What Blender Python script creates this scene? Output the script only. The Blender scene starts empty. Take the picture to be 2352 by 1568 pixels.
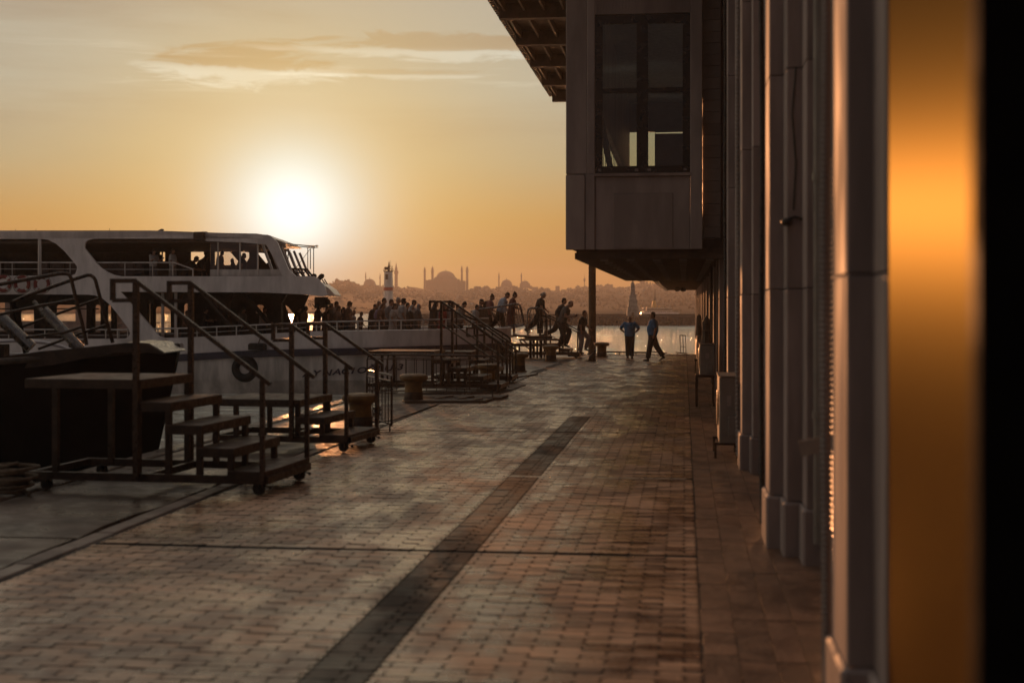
import bpy, bmesh, math, random
from mathutils import Vector, Matrix, noise as mnoise
rnd = random.Random(7)
sc = bpy.context.scene
COL = sc.collection
# ---------------------------------------------------------------- measures taken from the photograph (its 2352 px wide view)
F, H, CX, HY = 3267.0, 2.1, 1176.0, 702.0
SL = 0.121                                   # the quay runs 6.9 degrees to the right of the view
ANG = -math.atan(SL)
WATER = -1.1
def pt(x, y, z): return Vector(((x-CX)/F*z, z, H+(HY-y)/F*z))
def gnd(x, y, Z=0.0):
    z = (H-Z)*F/(y-HY); return Vector(((x-CX)/F*z, z, Z))
def path(x0, z, Z=0.0): return Vector((x0+SL*z, z, Z))
# ---------------------------------------------------------------- camera
cam = bpy.data.cameras.new('camera'); camo = bpy.data.objects.new('camera', cam); COL.objects.link(camo)
cam.sensor_width = 36; cam.lens = 36*F/2352; cam.shift_y = -(784-HY)/2352
camo.location = (0, 0, H); camo.rotation_euler = (math.radians(90), 0, 0)
cam.clip_start = 0.1; cam.clip_end = 12000
cam.dof.use_dof = True; cam.dof.focus_distance = 50; cam.dof.aperture_fstop = 1.6
sc.camera = camo
# ---------------------------------------------------------------- light
SUNDIR = Vector(((672-CX)/F, 1.0, (HY-492)/F)).normalized()
SUN_EL = math.asin(SUNDIR.z); SUN_AZ = math.atan2(SUNDIR.x, SUNDIR.y)
sl = bpy.data.lights.new('sun', 'SUN'); so = bpy.data.objects.new('sun', sl); COL.objects.link(so)
sl.energy = 2.0; sl.angle = math.radians(1.0); sl.color = (1.0, 0.40, 0.15)
so.rotation_euler = (-SUNDIR).to_track_quat('-Z', 'Y').to_euler(); so.location = (0, 0, 60)
sc.view_settings.view_transform = 'Standard'; sc.view_settings.look = 'None'
sc.view_settings.exposure = 0.3; sc.view_settings.gamma = 1.0; sc.view_settings.use_curve_mapping = False

class NT:
    def __init__(s, tree): s.t = tree; s.n = tree.nodes; s.l = tree.links
    def add(s, kind, **kw):
        n = s.n.new(kind)
        for k, v in kw.items(): setattr(n, k, v)
        return n
    def put(s, sock, v):
        if isinstance(v, bpy.types.NodeSocket): s.l.new(v, sock)
        else: sock.default_value = v
    def math(s, op, a, b=0.0, c=0.0, clamp=False):
        n = s.add('ShaderNodeMath', operation=op, use_clamp=clamp)
        s.put(n.inputs[0], a); s.put(n.inputs[1], b)
        if op in ('MULTIPLY_ADD', 'SMOOTH_MIN'): s.put(n.inputs[2], c)
        return n.outputs[0]
    def mix(s, f, a, b, blend='MIX'):
        n = s.add('ShaderNodeMix', data_type='RGBA', blend_type=blend)
        s.put(n.inputs[0], f)
        for i, v in ((6, a), (7, b)):
            s.put(n.inputs[i], v if isinstance(v, bpy.types.NodeSocket) else (*v, 1.0)[:4])
        return n.outputs[2]
    def rng(s, v, a, b, c=0.0, d=1.0, smooth=True):
        n = s.add('ShaderNodeMapRange'); n.interpolation_type = 'SMOOTHSTEP' if smooth else 'LINEAR'
        s.put(n.inputs[0], v)
        for i, q in enumerate((a, b, c, d)): n.inputs[i+1].default_value = q
        return n.outputs[0]
    def noise(s, vec, scale, detail=4, rough=0.55, dist=0.0):
        n = s.add('ShaderNodeTexNoise'); s.put(n.inputs['Vector'], vec); n.inputs['Scale'].default_value = scale
        n.inputs['Detail'].default_value = detail; n.inputs['Roughness'].default_value = rough; n.inputs['Distortion'].default_value = dist
        return n.outputs[0]
    def mapping(s, vec, scale=(1, 1, 1), loc=(0, 0, 0)):
        n = s.add('ShaderNodeMapping'); s.put(n.inputs[0], vec); n.inputs['Scale'].default_value = scale; n.inputs['Location'].default_value = loc
        return n.outputs[0]
# the sky: a Nishita sky plus the warm evening haze and the bank of clouds that stand in it
W = bpy.data.worlds.new('World'); sc.world = W; W.use_nodes = True
w = NT(W.node_tree); w.n.clear()
tc = w.add('ShaderNodeTexCoord').outputs['Generated']
sep = w.add('ShaderNodeSeparateXYZ'); w.l.new(tc, sep.inputs[0]); dx, dy, dz = sep.outputs
el = w.math('MAXIMUM', dz, 0.0)
ramp = w.add('ShaderNodeValToRGB'); w.l.new(el, ramp.inputs[0]); cr = ramp.color_ramp
stops = [(0.0, (.47, .18, .030)), (.025, (.51, .235, .045)), (.06, (.52, .315, .090)), (.10, (.465, .42, .255)), (.15, (.475, .48, .375)), (.22, (.46, .44, .36)), (.40, (.42, .38, .31)), (.75, (.30, .285, .27)), (1.0, (.25, .25, .26))]
while len(cr.elements) < len(stops): cr.elements.new(.5)
for e, (p, c) in zip(cr.elements, stops): e.position = p; e.color = (*c, 1)
# away from the sun the sky cools to dusk
dotn = w.add('ShaderNodeVectorMath', operation='DOT_PRODUCT'); w.l.new(tc, dotn.inputs[0]); dotn.inputs[1].default_value = SUNDIR
dot = dotn.outputs['Value']
away = w.rng(dot, -0.75, 0.45, 0.0, 1.0)
dusk = w.mix(w.rng(el, 0, .6), (.075, .060, .066), (.045, .055, .08))
skyc = w.mix(away, dusk, ramp.outputs[0])
# glow round the sun
th = w.math('ARCCOSINE', w.math('MINIMUM', dot, 1.0))
def gauss(sig): 
    q = w.math('DIVIDE', th, sig); q = w.math('MULTIPLY', q, q); return w.math('EXPONENT', w.math('MULTIPLY', q, -1.0))
def addc(base, fac, col): 
    m = w.add('ShaderNodeMix', data_type='RGBA', blend_type='ADD'); m.clamp_result = False
    w.put(m.inputs[0], 1.0); w.put(m.inputs[6], base)
    s_ = w.add('ShaderNodeVectorMath', operation='SCALE'); s_.inputs[0].default_value = col; w.put(s_.inputs[3], fac)
    w.l.new(s_.outputs[0], m.inputs[7]); return m.outputs[2]
# clouds, in direction space
cv = w.mapping(tc, (2.2, 2.2, 22))
n1 = w.noise(cv, 1.0, 6, .6, .4); n2 = w.noise(w.mapping(tc, (24, 24, 105), (3, 1, 7)), 1.0, 8, .62, .6)
veil = w.rng(n1, .38, .72)
skyc = w.mix(w.math('MULTIPLY', w.math('MULTIPLY', veil, w.rng(el, .07, .15)), .6), skyc, (.30, .235, .165))
az = w.math('DIVIDE', dx, w.math('MAXIMUM', dy, .2))
def cloud(x0, y0, rx, ry, amp=.9):
    ax, ey = (x0-CX)/F, (HY-y0)/F
    a = w.math('DIVIDE', w.math('SUBTRACT', az, ax), rx/F); b = w.math('DIVIDE', w.math('SUBTRACT', el, ey), ry/F)
    r = w.math('SQRT', w.math('ADD', w.math('MULTIPLY', a, a), w.math('MULTIPLY', b, b)))
    v = w.math('SUBTRACT', 1.0, r); v = w.math('ADD', v, w.math('MULTIPLY', w.math('SUBTRACT', n2, .5), amp*2.6)); return v
for (x0, y0, rx, ry, lit, amp, dk) in ((575, 152, 215, 44, 1.0, .9, .75), (1010, 112, 330, 26, .6, 1.1, .55), (880, 175, 180, 12, .5, 1.2, .3)):
    c1 = cloud(x0, y0, rx, ry, amp)
    rim = w.math('MULTIPLY', w.rng(c1, -.55, .0), w.rng(el, (HY-y0-ry*.1)/F, (HY-y0-ry*.8)/F))
    skyc = addc(skyc, w.math('MULTIPLY', rim, lit*.46), (.62, .72, .72))
    skyc = w.mix(w.math('MULTIPLY', w.rng(w.math('ADD', c1, w.rng(el, (HY-y0-ry*.2)/F, (HY-y0-ry*1.1)/F, 0, -.9)), 0.0, .5), dk), skyc, (.37, .262, .145))
# thin lit streaks below the bank
st = w.noise(w.mapping(tc, (7, 7, 120), (1, 5, 2)), 1.0, 6, .6, .3)
skyc = addc(skyc, w.math('MULTIPLY', w.math('MULTIPLY', w.rng(st, .55, .72), w.math('MULTIPLY', w.rng(el, .135, .15), w.rng(el, .20, .165))), .16), (.62, .66, .6))
skyc = w.mix(w.math('MULTIPLY', gauss(.125), .72), skyc, (.98, .72, .26))
skyc = w.mix(w.math('MULTIPLY', gauss(.053), 1.0, clamp=True), skyc, (.86, 1.10, 1.10))
skyc = addc(skyc, gauss(.030), (.5, .45, .38))
sky = w.add('ShaderNodeTexSky', sky_type='NISHITA'); sky.sun_disc = False; sky.sun_elevation = SUN_EL; sky.sun_rotation = SUN_AZ; sky.dust_density = 4; sky.air_density = 1.5
bg1 = w.add('ShaderNodeBackground'); w.l.new(w.mix(0.93, sky.outputs[0], (0, 0, 0)), bg1.inputs[0]); bg1.inputs[1].default_value = 0.05
bg2 = w.add('ShaderNodeBackground'); w.l.new(skyc, bg2.inputs[0]); bg2.inputs[1].default_value = 0.74
ad = w.add('ShaderNodeAddShader'); w.l.new(bg1.outputs[0], ad.inputs[0]); w.l.new(bg2.outputs[0], ad.inputs[1])
wo = w.add('ShaderNodeOutputWorld'); w.l.new(ad.outputs[0], wo.inputs[0])

# ---------------------------------------------------------------- materials
def mat(name, col, rough=.6, metal=0.0, var=.25, scale=3.0, bump=.0, bscale=30.0, rvar=.15, col2=None, stretch=(1, 1, 1), spec=None, coords='Object'):
    m = bpy.data.materials.new(name); m.use_nodes = True; t = NT(m.node_tree)
    b = m.node_tree.nodes['Principled BSDF']
    tcn = t.add('ShaderNodeTexCoord').outputs[coords]; v = t.mapping(tcn, stretch)
    if coords == 'Object':
        va = t.add('ShaderNodeVectorMath', operation='ADD'); t.l.new(v, va.inputs[0]); t.l.new(t.math('MULTIPLY', t.add('ShaderNodeObjectInfo').outputs['Random'], 37.0), va.inputs[1]); v = va.outputs[0]
    n = t.noise(v, scale, 5, .6)
    f = t.rng(n, .35, .68)
    dark = tuple(c*(1-var) for c in col); light = col2 if col2 else tuple(min(1, c*(1+var*.6)) for c in col)
    t.l.new(t.mix(f, dark, light), b.inputs['Base Color'])
    r = t.noise(v, scale*2.3, 4); t.l.new(t.rng(r, .3, .7, max(.03, rough-rvar), min(1, rough+rvar)), b.inputs['Roughness'])
    b.inputs['Metallic'].default_value = metal
    if spec is not None: b.inputs['Specular IOR Level'].default_value = spec
    if bump:
        bn = t.add('ShaderNodeBump'); bn.inputs['Strength'].default_value = bump; bn.inputs['Distance'].default_value = .02
        t.l.new(t.noise(v, bscale, 4), bn.inputs['Height']); t.l.new(bn.outputs[0], b.inputs['Normal'])
    return m
M = {}
M['paver'] = mat('paver', (.20, .145, .115), .46, var=.35, scale=1.1, bump=.35, bscale=45, rvar=.16)
M['paver_dark'] = mat('paver_dark', (.055, .05, .046), .5, var=.4, scale=2.3, bump=.35, bscale=45, rvar=.14)
M['joint'] = mat('joint', (.045, .038, .033), .85, var=.4, scale=4, bump=.4)
M['concrete'] = mat('concrete', (.10, .066, .048), .42, var=.45, scale=.9, bump=.4, bscale=18, rvar=.2)
M['concrete_light'] = mat('concrete_light', (.26, .20, .165), .5, var=.35, scale=1.3, bump=.3, bscale=20, rvar=.15)
M['slab'] = mat('slab', (.19, .108, .070), .46, var=.4, scale=1.7, bump=.4, bscale=25)
M['plaster'] = mat('plaster', (.31, .25, .235), .72, var=.32, scale=2.2, stretch=(1, 1, .18), bump=.08, bscale=60)
M['plaster_rough'] = mat('plaster_rough', (.27, .23, .21), .6, var=.2, scale=1.2, bump=.2, bscale=40)
M['panelwhite'] = mat('panelwhite', (.34, .29, .28), .55, var=.26, scale=1.3, bump=.06, stretch=(1, 1, .25))
M['shutter'] = mat('shutter', (.30, .19, .12), .33, var=.15, scale=1.2, rvar=.06)
M['darkmetal'] = mat('darkmetal', (.035, .03, .027), .45, .4, var=.5, scale=6, bump=.15)
M['black'] = mat('black', (.010, .009, .009), .7, var=.3, spec=.05)
M['darkwood'] = mat('darkwood', (.07, .045, .03), .6, var=.4, scale=3, bump=.3, bscale=20, stretch=(1, 6, 1))
M['wood'] = mat('wood', (.17, .115, .075), .42, var=.45, scale=4, bump=.35, bscale=25, stretch=(1, 8, 1))
M['rust'] = mat('rust', (.040, .022, .015), .42, .35, var=.5, scale=7, bump=.3, bscale=50)
M['rail'] = mat('rail', (.055, .032, .022), .34, .5, var=.35, scale=9, bump=.2, bscale=60)
M['steel'] = mat('steel', (.24, .22, .205), .3, .9, var=.25, scale=6)
M['steelplate'] = mat('steelplate', (.075, .042, .027), .62, .0, var=.4, scale=2.2, bump=.3, bscale=35)
M['poleyellow'] = mat('poleyellow', (.085, .045, .014), .55, var=.35, scale=5, bump=.2, bscale=30)
M['yellow'] = mat('yellow', (.19, .095, .022), .5, var=.35, scale=5, bump=.25, bscale=30)
M['white'] = mat('white', (.72, .66, .66), .32, var=.20, scale=1.6, rvar=.08, stretch=(1, 1, .3))
M['whiteold'] = mat('whiteold', (.58, .53, .51), .4, var=.35, scale=1.9, stretch=(1, 1, .22))
M['navy'] = mat('navy', (.035, .03, .055), .4, var=.3)
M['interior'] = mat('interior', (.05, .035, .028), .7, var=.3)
M['seat'] = mat('seat', (.12, .075, .065), .6, var=.3)
M['rubber'] = mat('rubber', (.012, .011, .010), .75, var=.4, scale=8, bump=.3)
M['red'] = mat('red', (.20, .022, .016), .45, var=.2, scale=6)
M['redband'] = mat('redband', (.45, .06, .04), .5, var=.2, scale=.6)
M['rope'] = mat('rope', (.14, .10, .065), .85, var=.4, scale=12, bump=.5, bscale=80)
M['acwhite'] = mat('acwhite', (.20, .18, .16), .5, var=.15, scale=3)
M['foliage'] = mat('foliage', (.026, .021, .017), .95, spec=.04, var=.4, scale=.08)
M['hillside'] = mat('hillside', (.026, .021, .017), .95, spec=.04, var=.4, scale=.03)
M['farstone'] = mat('farstone', (.16, .10, .085), .85, var=.15, scale=.15)
M['farlead'] = mat('farlead', (.12, .10, .10), .7, var=.15, scale=.15)
M['farhouse'] = mat('farhouse', (.20, .15, .12), .85, var=.3, scale=.05)
M['breakstone'] = mat('breakstone', (.065, .045, .04), .9, spec=.1, var=.4, scale=.6, bump=.5, bscale=4)
M['monument'] = mat('monument', (.34, .30, .27), .85, var=.4, scale=1.5, bump=.5, bscale=6)
M['gold'] = mat('gold', (.62, .33, .06), .35, .3, var=.15)
def glass(name, tint=(.9, .85, .8), rough=.02):
    m = bpy.data.materials.new(name); m.use_nodes = True; t = NT(m.node_tree); t.n.clear()
    g = t.add('ShaderNodeBsdfGlossy'); g.inputs['Roughness'].default_value = rough; g.inputs['Color'].default_value = (.9, .9, .9, 1)
    tr = t.add('ShaderNodeBsdfTransparent'); tr.inputs[0].default_value = (*tint, 1)
    fr = t.add('ShaderNodeFresnel'); fr.inputs[0].default_value = 1.5
    nz = t.noise(t.add('ShaderNodeTexCoord').outputs['Object'], 9.0, 3)
    ml = t.math('ADD', fr.outputs[0], t.math('MULTIPLY', nz, .04))
    mx = t.add('ShaderNodeMixShader'); t.l.new(ml, mx.inputs[0]); t.l.new(tr.outputs[0], mx.inputs[1]); t.l.new(g.outputs[0], mx.inputs[2])
    o = t.add('ShaderNodeOutputMaterial'); t.l.new(mx.outputs[0], o.inputs[0]); return m
M['glass'] = glass('glass'); M['glass_dark'] = glass('glass_dark', (.74, .76, .70))
M['strip'] = mat('strip', (.50, .42, .34), .34, .75, var=.35, scale=9, bump=.2)
def cloth(col, var=.2): 
    k = 'cloth_%.3f_%.3f_%.3f' % col
    if k not in M: M[k] = mat('cloth', col, .8, var=var, scale=7, bump=.25, bscale=22)
    return M[k]
M['skin'] = mat('skin', (.36, .20, .13), .5, var=.08, scale=9)
M['skin_tan'] = mat('skin_tan', (.27, .15, .095), .5, var=.08, scale=9)
def water_mat():
    m = bpy.data.materials.new('sea_water'); m.use_nodes = True; t = NT(m.node_tree); b = t.n['Principled BSDF']
    b.inputs['Base Color'].default_value = (.95, .97, .86, 1); b.inputs['Metallic'].default_value = .9; b.inputs['Roughness'].default_value = .10; b.inputs['IOR'].default_value = 1.5
    b.inputs['Specular IOR Level'].default_value = .5
    o = t.add('ShaderNodeTexCoord').outputs['Object']
    big = t.noise(t.mapping(o, (.035, .11, 1)), 1.0, 4, .6, 1.0)
    a = t.noise(t.mapping(o, (.35, .9, 1)), 1.0, 5, .62, .5); c = t.noise(t.mapping(o, (1.6, 3.2, 1)), 1.3, 5, .6)
    bn = t.add('ShaderNodeBump'); bn.inputs['Strength'].default_value = 1.0; bn.inputs['Distance'].default_value = 3.0
    t.l.new(t.math('ADD', t.math('MULTIPLY', big, 2.2), t.math('ADD', a, t.math('MULTIPLY', c, .18))), bn.inputs['Height']); t.l.new(bn.outputs[0], b.inputs['Normal']); return m
M['water'] = water_mat()

# ---------------------------------------------------------------- mesh helpers
class MB:
    def __init__(s): s.v = []; s.f = []
    def quad(s, a, b, c, d):
        n = len(s.v); s.v += [tuple(a), tuple(b), tuple(c), tuple(d)]; s.f.append((n, n+1, n+2, n+3)); return s
    def box(s, x0, x1, y0, y1, z0, z1, mx=None):
        n = len(s.v); P = [Vector(p) for p in ((x0, y0, z0), (x1, y0, z0), (x1, y1, z0), (x0, y1, z0), (x0, y0, z1), (x1, y0, z1), (x1, y1, z1), (x0, y1, z1))]
        if mx is not None: P = [mx @ p for p in P]
        s.v += [tuple(p) for p in P]
        s.f += [tuple(n+i for i in q) for q in ((0, 3, 2, 1), (4, 5, 6, 7), (0, 1, 5, 4), (1, 2, 6, 5), (2, 3, 7, 6), (3, 0, 4, 7))]; return s
    def bevbox(s, x0, x1, y0, y1, z0, z1, b=.01):
        # a box with chamfered vertical and top edges
        n = len(s.v); R = []
        for (z, i) in ((z0, 0), (z1-b, 0), (z1, b)):
            R.append([(x0+i+b, y0+i, z), (x1-i-b, y0+i, z), (x1-i, y0+i+b, z), (x1-i, y1-i-b, z), (x1-i-b, y1-i, z), (x0+i+b, y1-i, z), (x0+i, y1-i-b, z), (x0+i, y0+i+b, z)])
        for r in R: s.v += r
        for k in range(2):
            for i in range(8): j = (i+1) % 8; s.f.append((n+8*k+i, n+8*k+j, n+8*k+8+j, n+8*k+8+i))
        s.f.append(tuple(n+16+i for i in range(8))); s.f.append(tuple(n+7-i for i in range(8))); return s
    def bar(s, a, b, wd, ht=None, up=Vector((0, 0, 1))):
        ht = ht or wd; a = Vector(a); b = Vector(b); d = (b-a); L = d.length
        if L < 1e-6: return s
        d /= L; sd = d.cross(up)
        if sd.length < 1e-3: sd = d.cross(Vector((0, 1, 0)))
        sd.normalize(); u2 = sd.cross(d); n = len(s.v)
        for p in (a, b):
            for (i, j) in ((-1, -1), (1, -1), (1, 1), (-1, 1)): s.v.append(tuple(p+sd*(i*wd/2)+u2*(j*ht/2)))
        s.f += [tuple(n+i for i in q) for q in ((0, 1, 2, 3), (7, 6, 5, 4), (0, 4, 5, 1), (1, 5, 6, 2), (2, 6, 7, 3), (3, 7, 4, 0))]; return s
    def tube(s, pts, r, seg=8, cap=True, closed=False):
        pts = [Vector(p) for p in pts]; n0 = len(s.v); N = len(pts); rr = r if isinstance(r, (list, tuple)) else [r]*N
        prev = None
        for i, p in enumerate(pts):
            a = pts[(i-1) % N] if (closed or i > 0) else p; b = pts[(i+1) % N] if (closed or i < N-1) else p
            d = (b-a).normalized()
            if prev is None:
                q = Vector((0, 0, 1)) if abs(d.z) < .9 else Vector((1, 0, 0)); e1 = d.cross(q).normalized()
            else: e1 = (prev-d*prev.dot(d)).normalized()
            prev = e1; e2 = d.cross(e1)
            for k in range(seg):
                t = 2*math.pi*k/seg; s.v.append(tuple(p+(e1*math.cos(t)+e2*math.sin(t))*rr[i]))
        for i in range(N if closed else N-1):
            for k in range(seg):
                a = n0+i*seg+k; b = n0+i*seg+(k+1) % seg; j = (i+1) % N; c = n0+j*seg+(k+1) % seg; d = n0+j*seg+k
                s.f.append((a, b, c, d))
        if cap and not closed: s.f.append(tuple(n0+k for k in range(seg))[::-1]); s.f.append(tuple(n0+(N-1)*seg+k for k in range(seg)))
        return s
    def lathe(s, prof, seg=24, c=(0, 0, 0), mx=None):
        n0 = len(s.v); c = Vector(c)
        for (r, z) in prof:
            for k in range(seg):
                t = 2*math.pi*k/seg; p = Vector((r*math.cos(t), r*math.sin(t), z))
                if mx is not None: p = mx @ p
                s.v.append(tuple(p+c))
        for i in range(len(prof)-1):
            for k in range(seg): a = n0+i*seg+k; b = n0+i*seg+(k+1) % seg; s.f.append((a, b, b+seg, a+seg))
        s.f.append(tuple(n0+k for k in range(seg))[::-1]); s.f.append(tuple(n0+(len(prof)-1)*seg+k for k in range(seg))); return s
    def ball(s, c, r, seg=10, rings=7):
        n0 = len(s.v); c = Vector(c); r = Vector(r) if not isinstance(r, (int, float)) else Vector((r, r, r))
        for i in range(1, rings):
            a = math.pi*i/rings
            for k in range(seg): t = 2*math.pi*k/seg; s.v.append((c.x+r.x*math.sin(a)*math.cos(t), c.y+r.y*math.sin(a)*math.sin(t), c.z+r.z*math.cos(a)))
        s.v += [(c.x, c.y, c.z+r.z), (c.x, c.y, c.z-r.z)]; T = len(s.v)-2; B = T+1
        for i in range(rings-2):
            for k in range(seg): a = n0+i*seg+k; b = n0+i*seg+(k+1) % seg; s.f.append((a, a+seg, b+seg, b))
        for k in range(seg):
            s.f.append((T, n0+k, n0+(k+1) % seg)); q = n0+(rings-2)*seg; s.f.append((B, q+(k+1) % seg, q+k))
        return s
    def prism(s, poly, y0, y1):
        """poly in (x, z), extruded along y"""
        n = len(s.v); N = len(poly)
        s.v += [(x, y0, z) for x, z in poly]+[(x, y1, z) for x, z in poly]
        s.f.append(tuple(range(n, n+N))); s.f.append(tuple(range(n+2*N-1, n+N-1, -1)))
        for i in range(N): j = (i+1) % N; s.f.append((n+i, n+N+i, n+N+j, n+j))
        return s
    def mesh(s, name, smooth=False):
        me = bpy.data.meshes.new(name); me.from_pydata(s.v, [], s.f); me.update()
        bm = bmesh.new(); bm.from_mesh(me); bmesh.ops.recalc_face_normals(bm, faces=bm.faces); bm.to_mesh(me); bm.free()
        if smooth:
            me.shade_smooth()
            try: me.set_sharp_from_angle(angle=math.radians(40))
            except Exception: pass
        return me
    def slab(s, name, m, parent=None, loc=None):
        me = s.mesh(name); me.materials.append(M[m]); me.materials.append(M['joint'])
        for p in me.polygons:
            if p.normal.z < .5: p.material_index = 1
        return link(name, me, None, parent, loc)
    def build(s, name, m, parent=None, smooth=False, loc=None, rot=None):
        return link(name, s.mesh(name, smooth), m, parent, loc, rot)
def link(name, me, m=None, parent=None, loc=None, rot=None):
    o = bpy.data.objects.new(name, me); COL.objects.link(o)
    if m is not None:
        mm = M[m] if isinstance(m, str) else m
        if not me.materials: me.materials.append(mm)
    if parent is not None: o.parent = parent
    if loc is not None: o.location = loc
    if rot is not None: o.rotation_euler = rot
    return o
def tag(o, label=None, cat=None, group=None, kind=None):
    if label: o['label'] = label
    if cat: o['category'] = cat
    if group: o['group'] = group
    if kind: o['kind'] = kind
    return o
def thing(name, label, cat, loc=(0, 0, 0), rz=0.0, group=None):
    o = bpy.data.objects.new(name, None); COL.objects.link(o); o.location = loc; o.rotation_euler = (0, 0, rz); o.empty_display_size = .2
    return tag(o, label, cat, group)
def copy_tree(o, kids, parent=None):
    c = o.copy(); COL.objects.link(c)
    if parent is not None: c.parent = parent
    for ch in kids.get(o.name, []): copy_tree(ch, kids, c)
    return c
def kidmap():
    k = {}
    for o in bpy.data.objects:
        if o.parent: k.setdefault(o.parent.name, []).append(o)
    return k
def plate(name, outlines, depth, m, parent=None, y=0.0):
    """flat sheet with holes: outlines are lists of (x, z); returned upright, thickness along y"""
    cu = bpy.data.curves.new(name, 'CURVE'); cu.dimensions = '2D'; cu.fill_mode = 'BOTH'; cu.extrude = depth/2
    for ol in outlines:
        sp = cu.splines.new('POLY'); sp.points.add(len(ol)-1)
        for q, (x, z) in zip(sp.points, ol): q.co = (x, z, 0, 1)
        sp.use_cyclic_u = True
    tmp = bpy.data.objects.new('tmp', cu); me = bpy.data.meshes.new_from_object(tmp)
    for v in me.vertices: x, z, t = v.co; v.co = (x, t+y, z)
    bpy.data.objects.remove(tmp); bpy.data.curves.remove(cu); me.update()
    return link(name, me, m, parent)
def text_mesh(name, s, size, m, parent, loc, rot, sx=1.0, depth=.01, shear=0.0):
    cu = bpy.data.curves.new(name, 'FONT'); cu.body = s; cu.size = size; cu.extrude = depth; cu.shear = shear; cu.offset = size*.03; cu.align_x = 'CENTER'
    tmp = bpy.data.objects.new('tmp', cu); me = bpy.data.meshes.new_from_object(tmp)
    for v in me.vertices: v.co.x *= sx
    bpy.data.objects.remove(tmp); me.update(); return link(name, me, m, parent, loc, rot)
# ================================================================ THE SETTING
Q = thing('quay_frame_tmp', None, None)      # removed below, only a matrix holder
QM = Matrix.Rotation(ANG, 4, 'Z')
bpy.data.objects.remove(Q)
def lp(x0, z, Z=0.0): return Vector((.9928*x0, .1201*x0+1.0073*z, Z))     # quay-aligned coordinates of a point given as (offset, depth)
def place(o): o.rotation_euler = (0, 0, ANG); return o
# ---- water
mb = MB(); nx, ny = 60, 120
ys = [-20+1640*(j/ny)**2.0 for j in range(ny+1)]
for j, y in enumerate(ys):
    for i in range(nx+1):
        x = -1450+2900*i/nx; x = x if j else x
        mb.v.append((x, y, WATER))
for j in range(ny):
    for i in range(nx): a = j*(nx+1)+i; mb.f.append((a, a+1, a+nx+2, a+nx+1))
tag(mb.build('water', 'water'), kind='structure')
mb = MB()                                    # a boat's wash and eddies: dark low wave crests
for k in range(26):
    x0 = rnd.uniform(-20, 60); y0 = rnd.uniform(75, 210); L = rnd.uniform(1.0, 3.5); n = len(mb.v)
    for i in range(9):
        t = i/8; hgt = .10*math.sin(t*math.pi)*rnd.uniform(.6, 1.1)
        for (dy_, hh) in ((-.5, 0), (0, hgt), (.5, 0)): mb.v.append((x0+L*(t-.5), y0+dy_+.12*math.sin(t*7+k), WATER+.004+hh))
    for i in range(8):
        for j in range(2): a = n+i*3+j; mb.f.append((a, a+3, a+4, a+1))
tag(mb.build('wave_crests', 'water', smooth=True), 'small dark wave crests on the bright water beyond the quay', 'waves', kind='stuff')

# ---- far shore
SKY = [(-500, 662), (0, 655), (500, 652), (700, 652), (740, 654), (752, 651), (770, 646), (795, 641), (812, 648), (832, 655), (870, 656), (905, 655), (925, 660), (950, 656), (985, 663), (1030, 666), (1075, 664), (1092, 659), (1112, 658), (1130, 662), (1150, 655), (1185, 656), (1205, 661), (1232, 668), (1240, 661), (1262, 662), (1275, 668), (1292, 664), (1310, 662), (1330, 656), (1352, 657), (1375, 655), (1400, 654), (1412, 661), (1440, 659), (1462, 652), (1480, 649), (1495, 650), (1502, 660), (1520, 655), (1600, 653), (1800, 655), (2700, 658)]
def ridge(x):
    for (a, b), (c, d) in zip(SKY, SKY[1:]):
        if a <= x <= c: return b+(d-b)*(x-a)/(c-a)
    return 658
HZ = 1300.0
mb = MB(); NXH = 300; rows = [555, 565, 600, 650, 720, 800, 900, 1000, 1120, 1220, 1290, 1330, 1400, 1500]
for z in rows:
    for i in range(NXH+1):
        x = -1400+5000*i/NXH; top = (HY-ridge(x))/F*HZ+H-1.8
        t = min(1, max(0, (z-560)/730)); X = (x-CX)/F*z
        nn = mnoise.noise(Vector((X*.012, z*.012, 0)))*3
        Zv = WATER-.6 if z < 560 else (WATER+.5)+(top-WATER)*(t**1.1)+nn*(t*(1-t)*2)
        if z > 1330: Zv = top*(1-(z-1330)/260)
        mb.v.append((max(-1440, min(1440, X)), z, Zv))
for j in range(len(rows)-1):
    for i in range(NXH): a = j*(NXH+1)+i; mb.f.append((a, a+1, a+NXH+2, a+NXH+1))
hill_me = mb.mesh('hills', True); tag(link('hills', hill_me, 'hillside'), kind='structure')
def hillZ(X, z):
    x = CX+X/z*F
    top = (HY-ridge(x))/F*HZ+H-1.8; t = min(1, max(0, (z-560)/730)); nn = mnoise.noise(Vector((X*.012, z*.012, 0)))*3
    return (WATER+.5)+(top-WATER)*(t**1.1)+nn*(t*(1-t)*2)
# the wood on the slope: crowns of ragged leaf clumps, thousands, read as one mass
def crown(mb, c, r, n, rr):
    for _ in range(n):
        d = Vector((rr.gauss(0, 1), rr.gauss(0, 1), rr.gauss(0, .8))).normalized()*r*rr.uniform(.45, 1.0)
        p = c+Vector((d.x, d.y, d.z*.8)); s = r*rr.uniform(.22, .42)
        e1 = Vector((rr.uniform(-1, 1), rr.uniform(-1, 1), rr.uniform(-1, 1))).normalized(); e2 = e1.orthogonal().normalized(); e3 = e1.cross(e2)
        n0 = len(mb.v); mb.v += [tuple(p+e1*s), tuple(p-e1*s*.8), tuple(p+e2*s), tuple(p-e2*s*.9), tuple(p+e3*s), tuple(p-e3*s)]
        mb.f += [(n0, n0+2, n0+4), (n0+2, n0+1, n0+4), (n0+1, n0+3, n0+4), (n0+3, n0, n0+4), (n0+2, n0, n0+5), (n0+1, n0+2, n0+5), (n0+3, n0+1, n0+5), (n0, n0+3, n0+5)]
mb = MB(); rr = random.Random(3)
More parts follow.
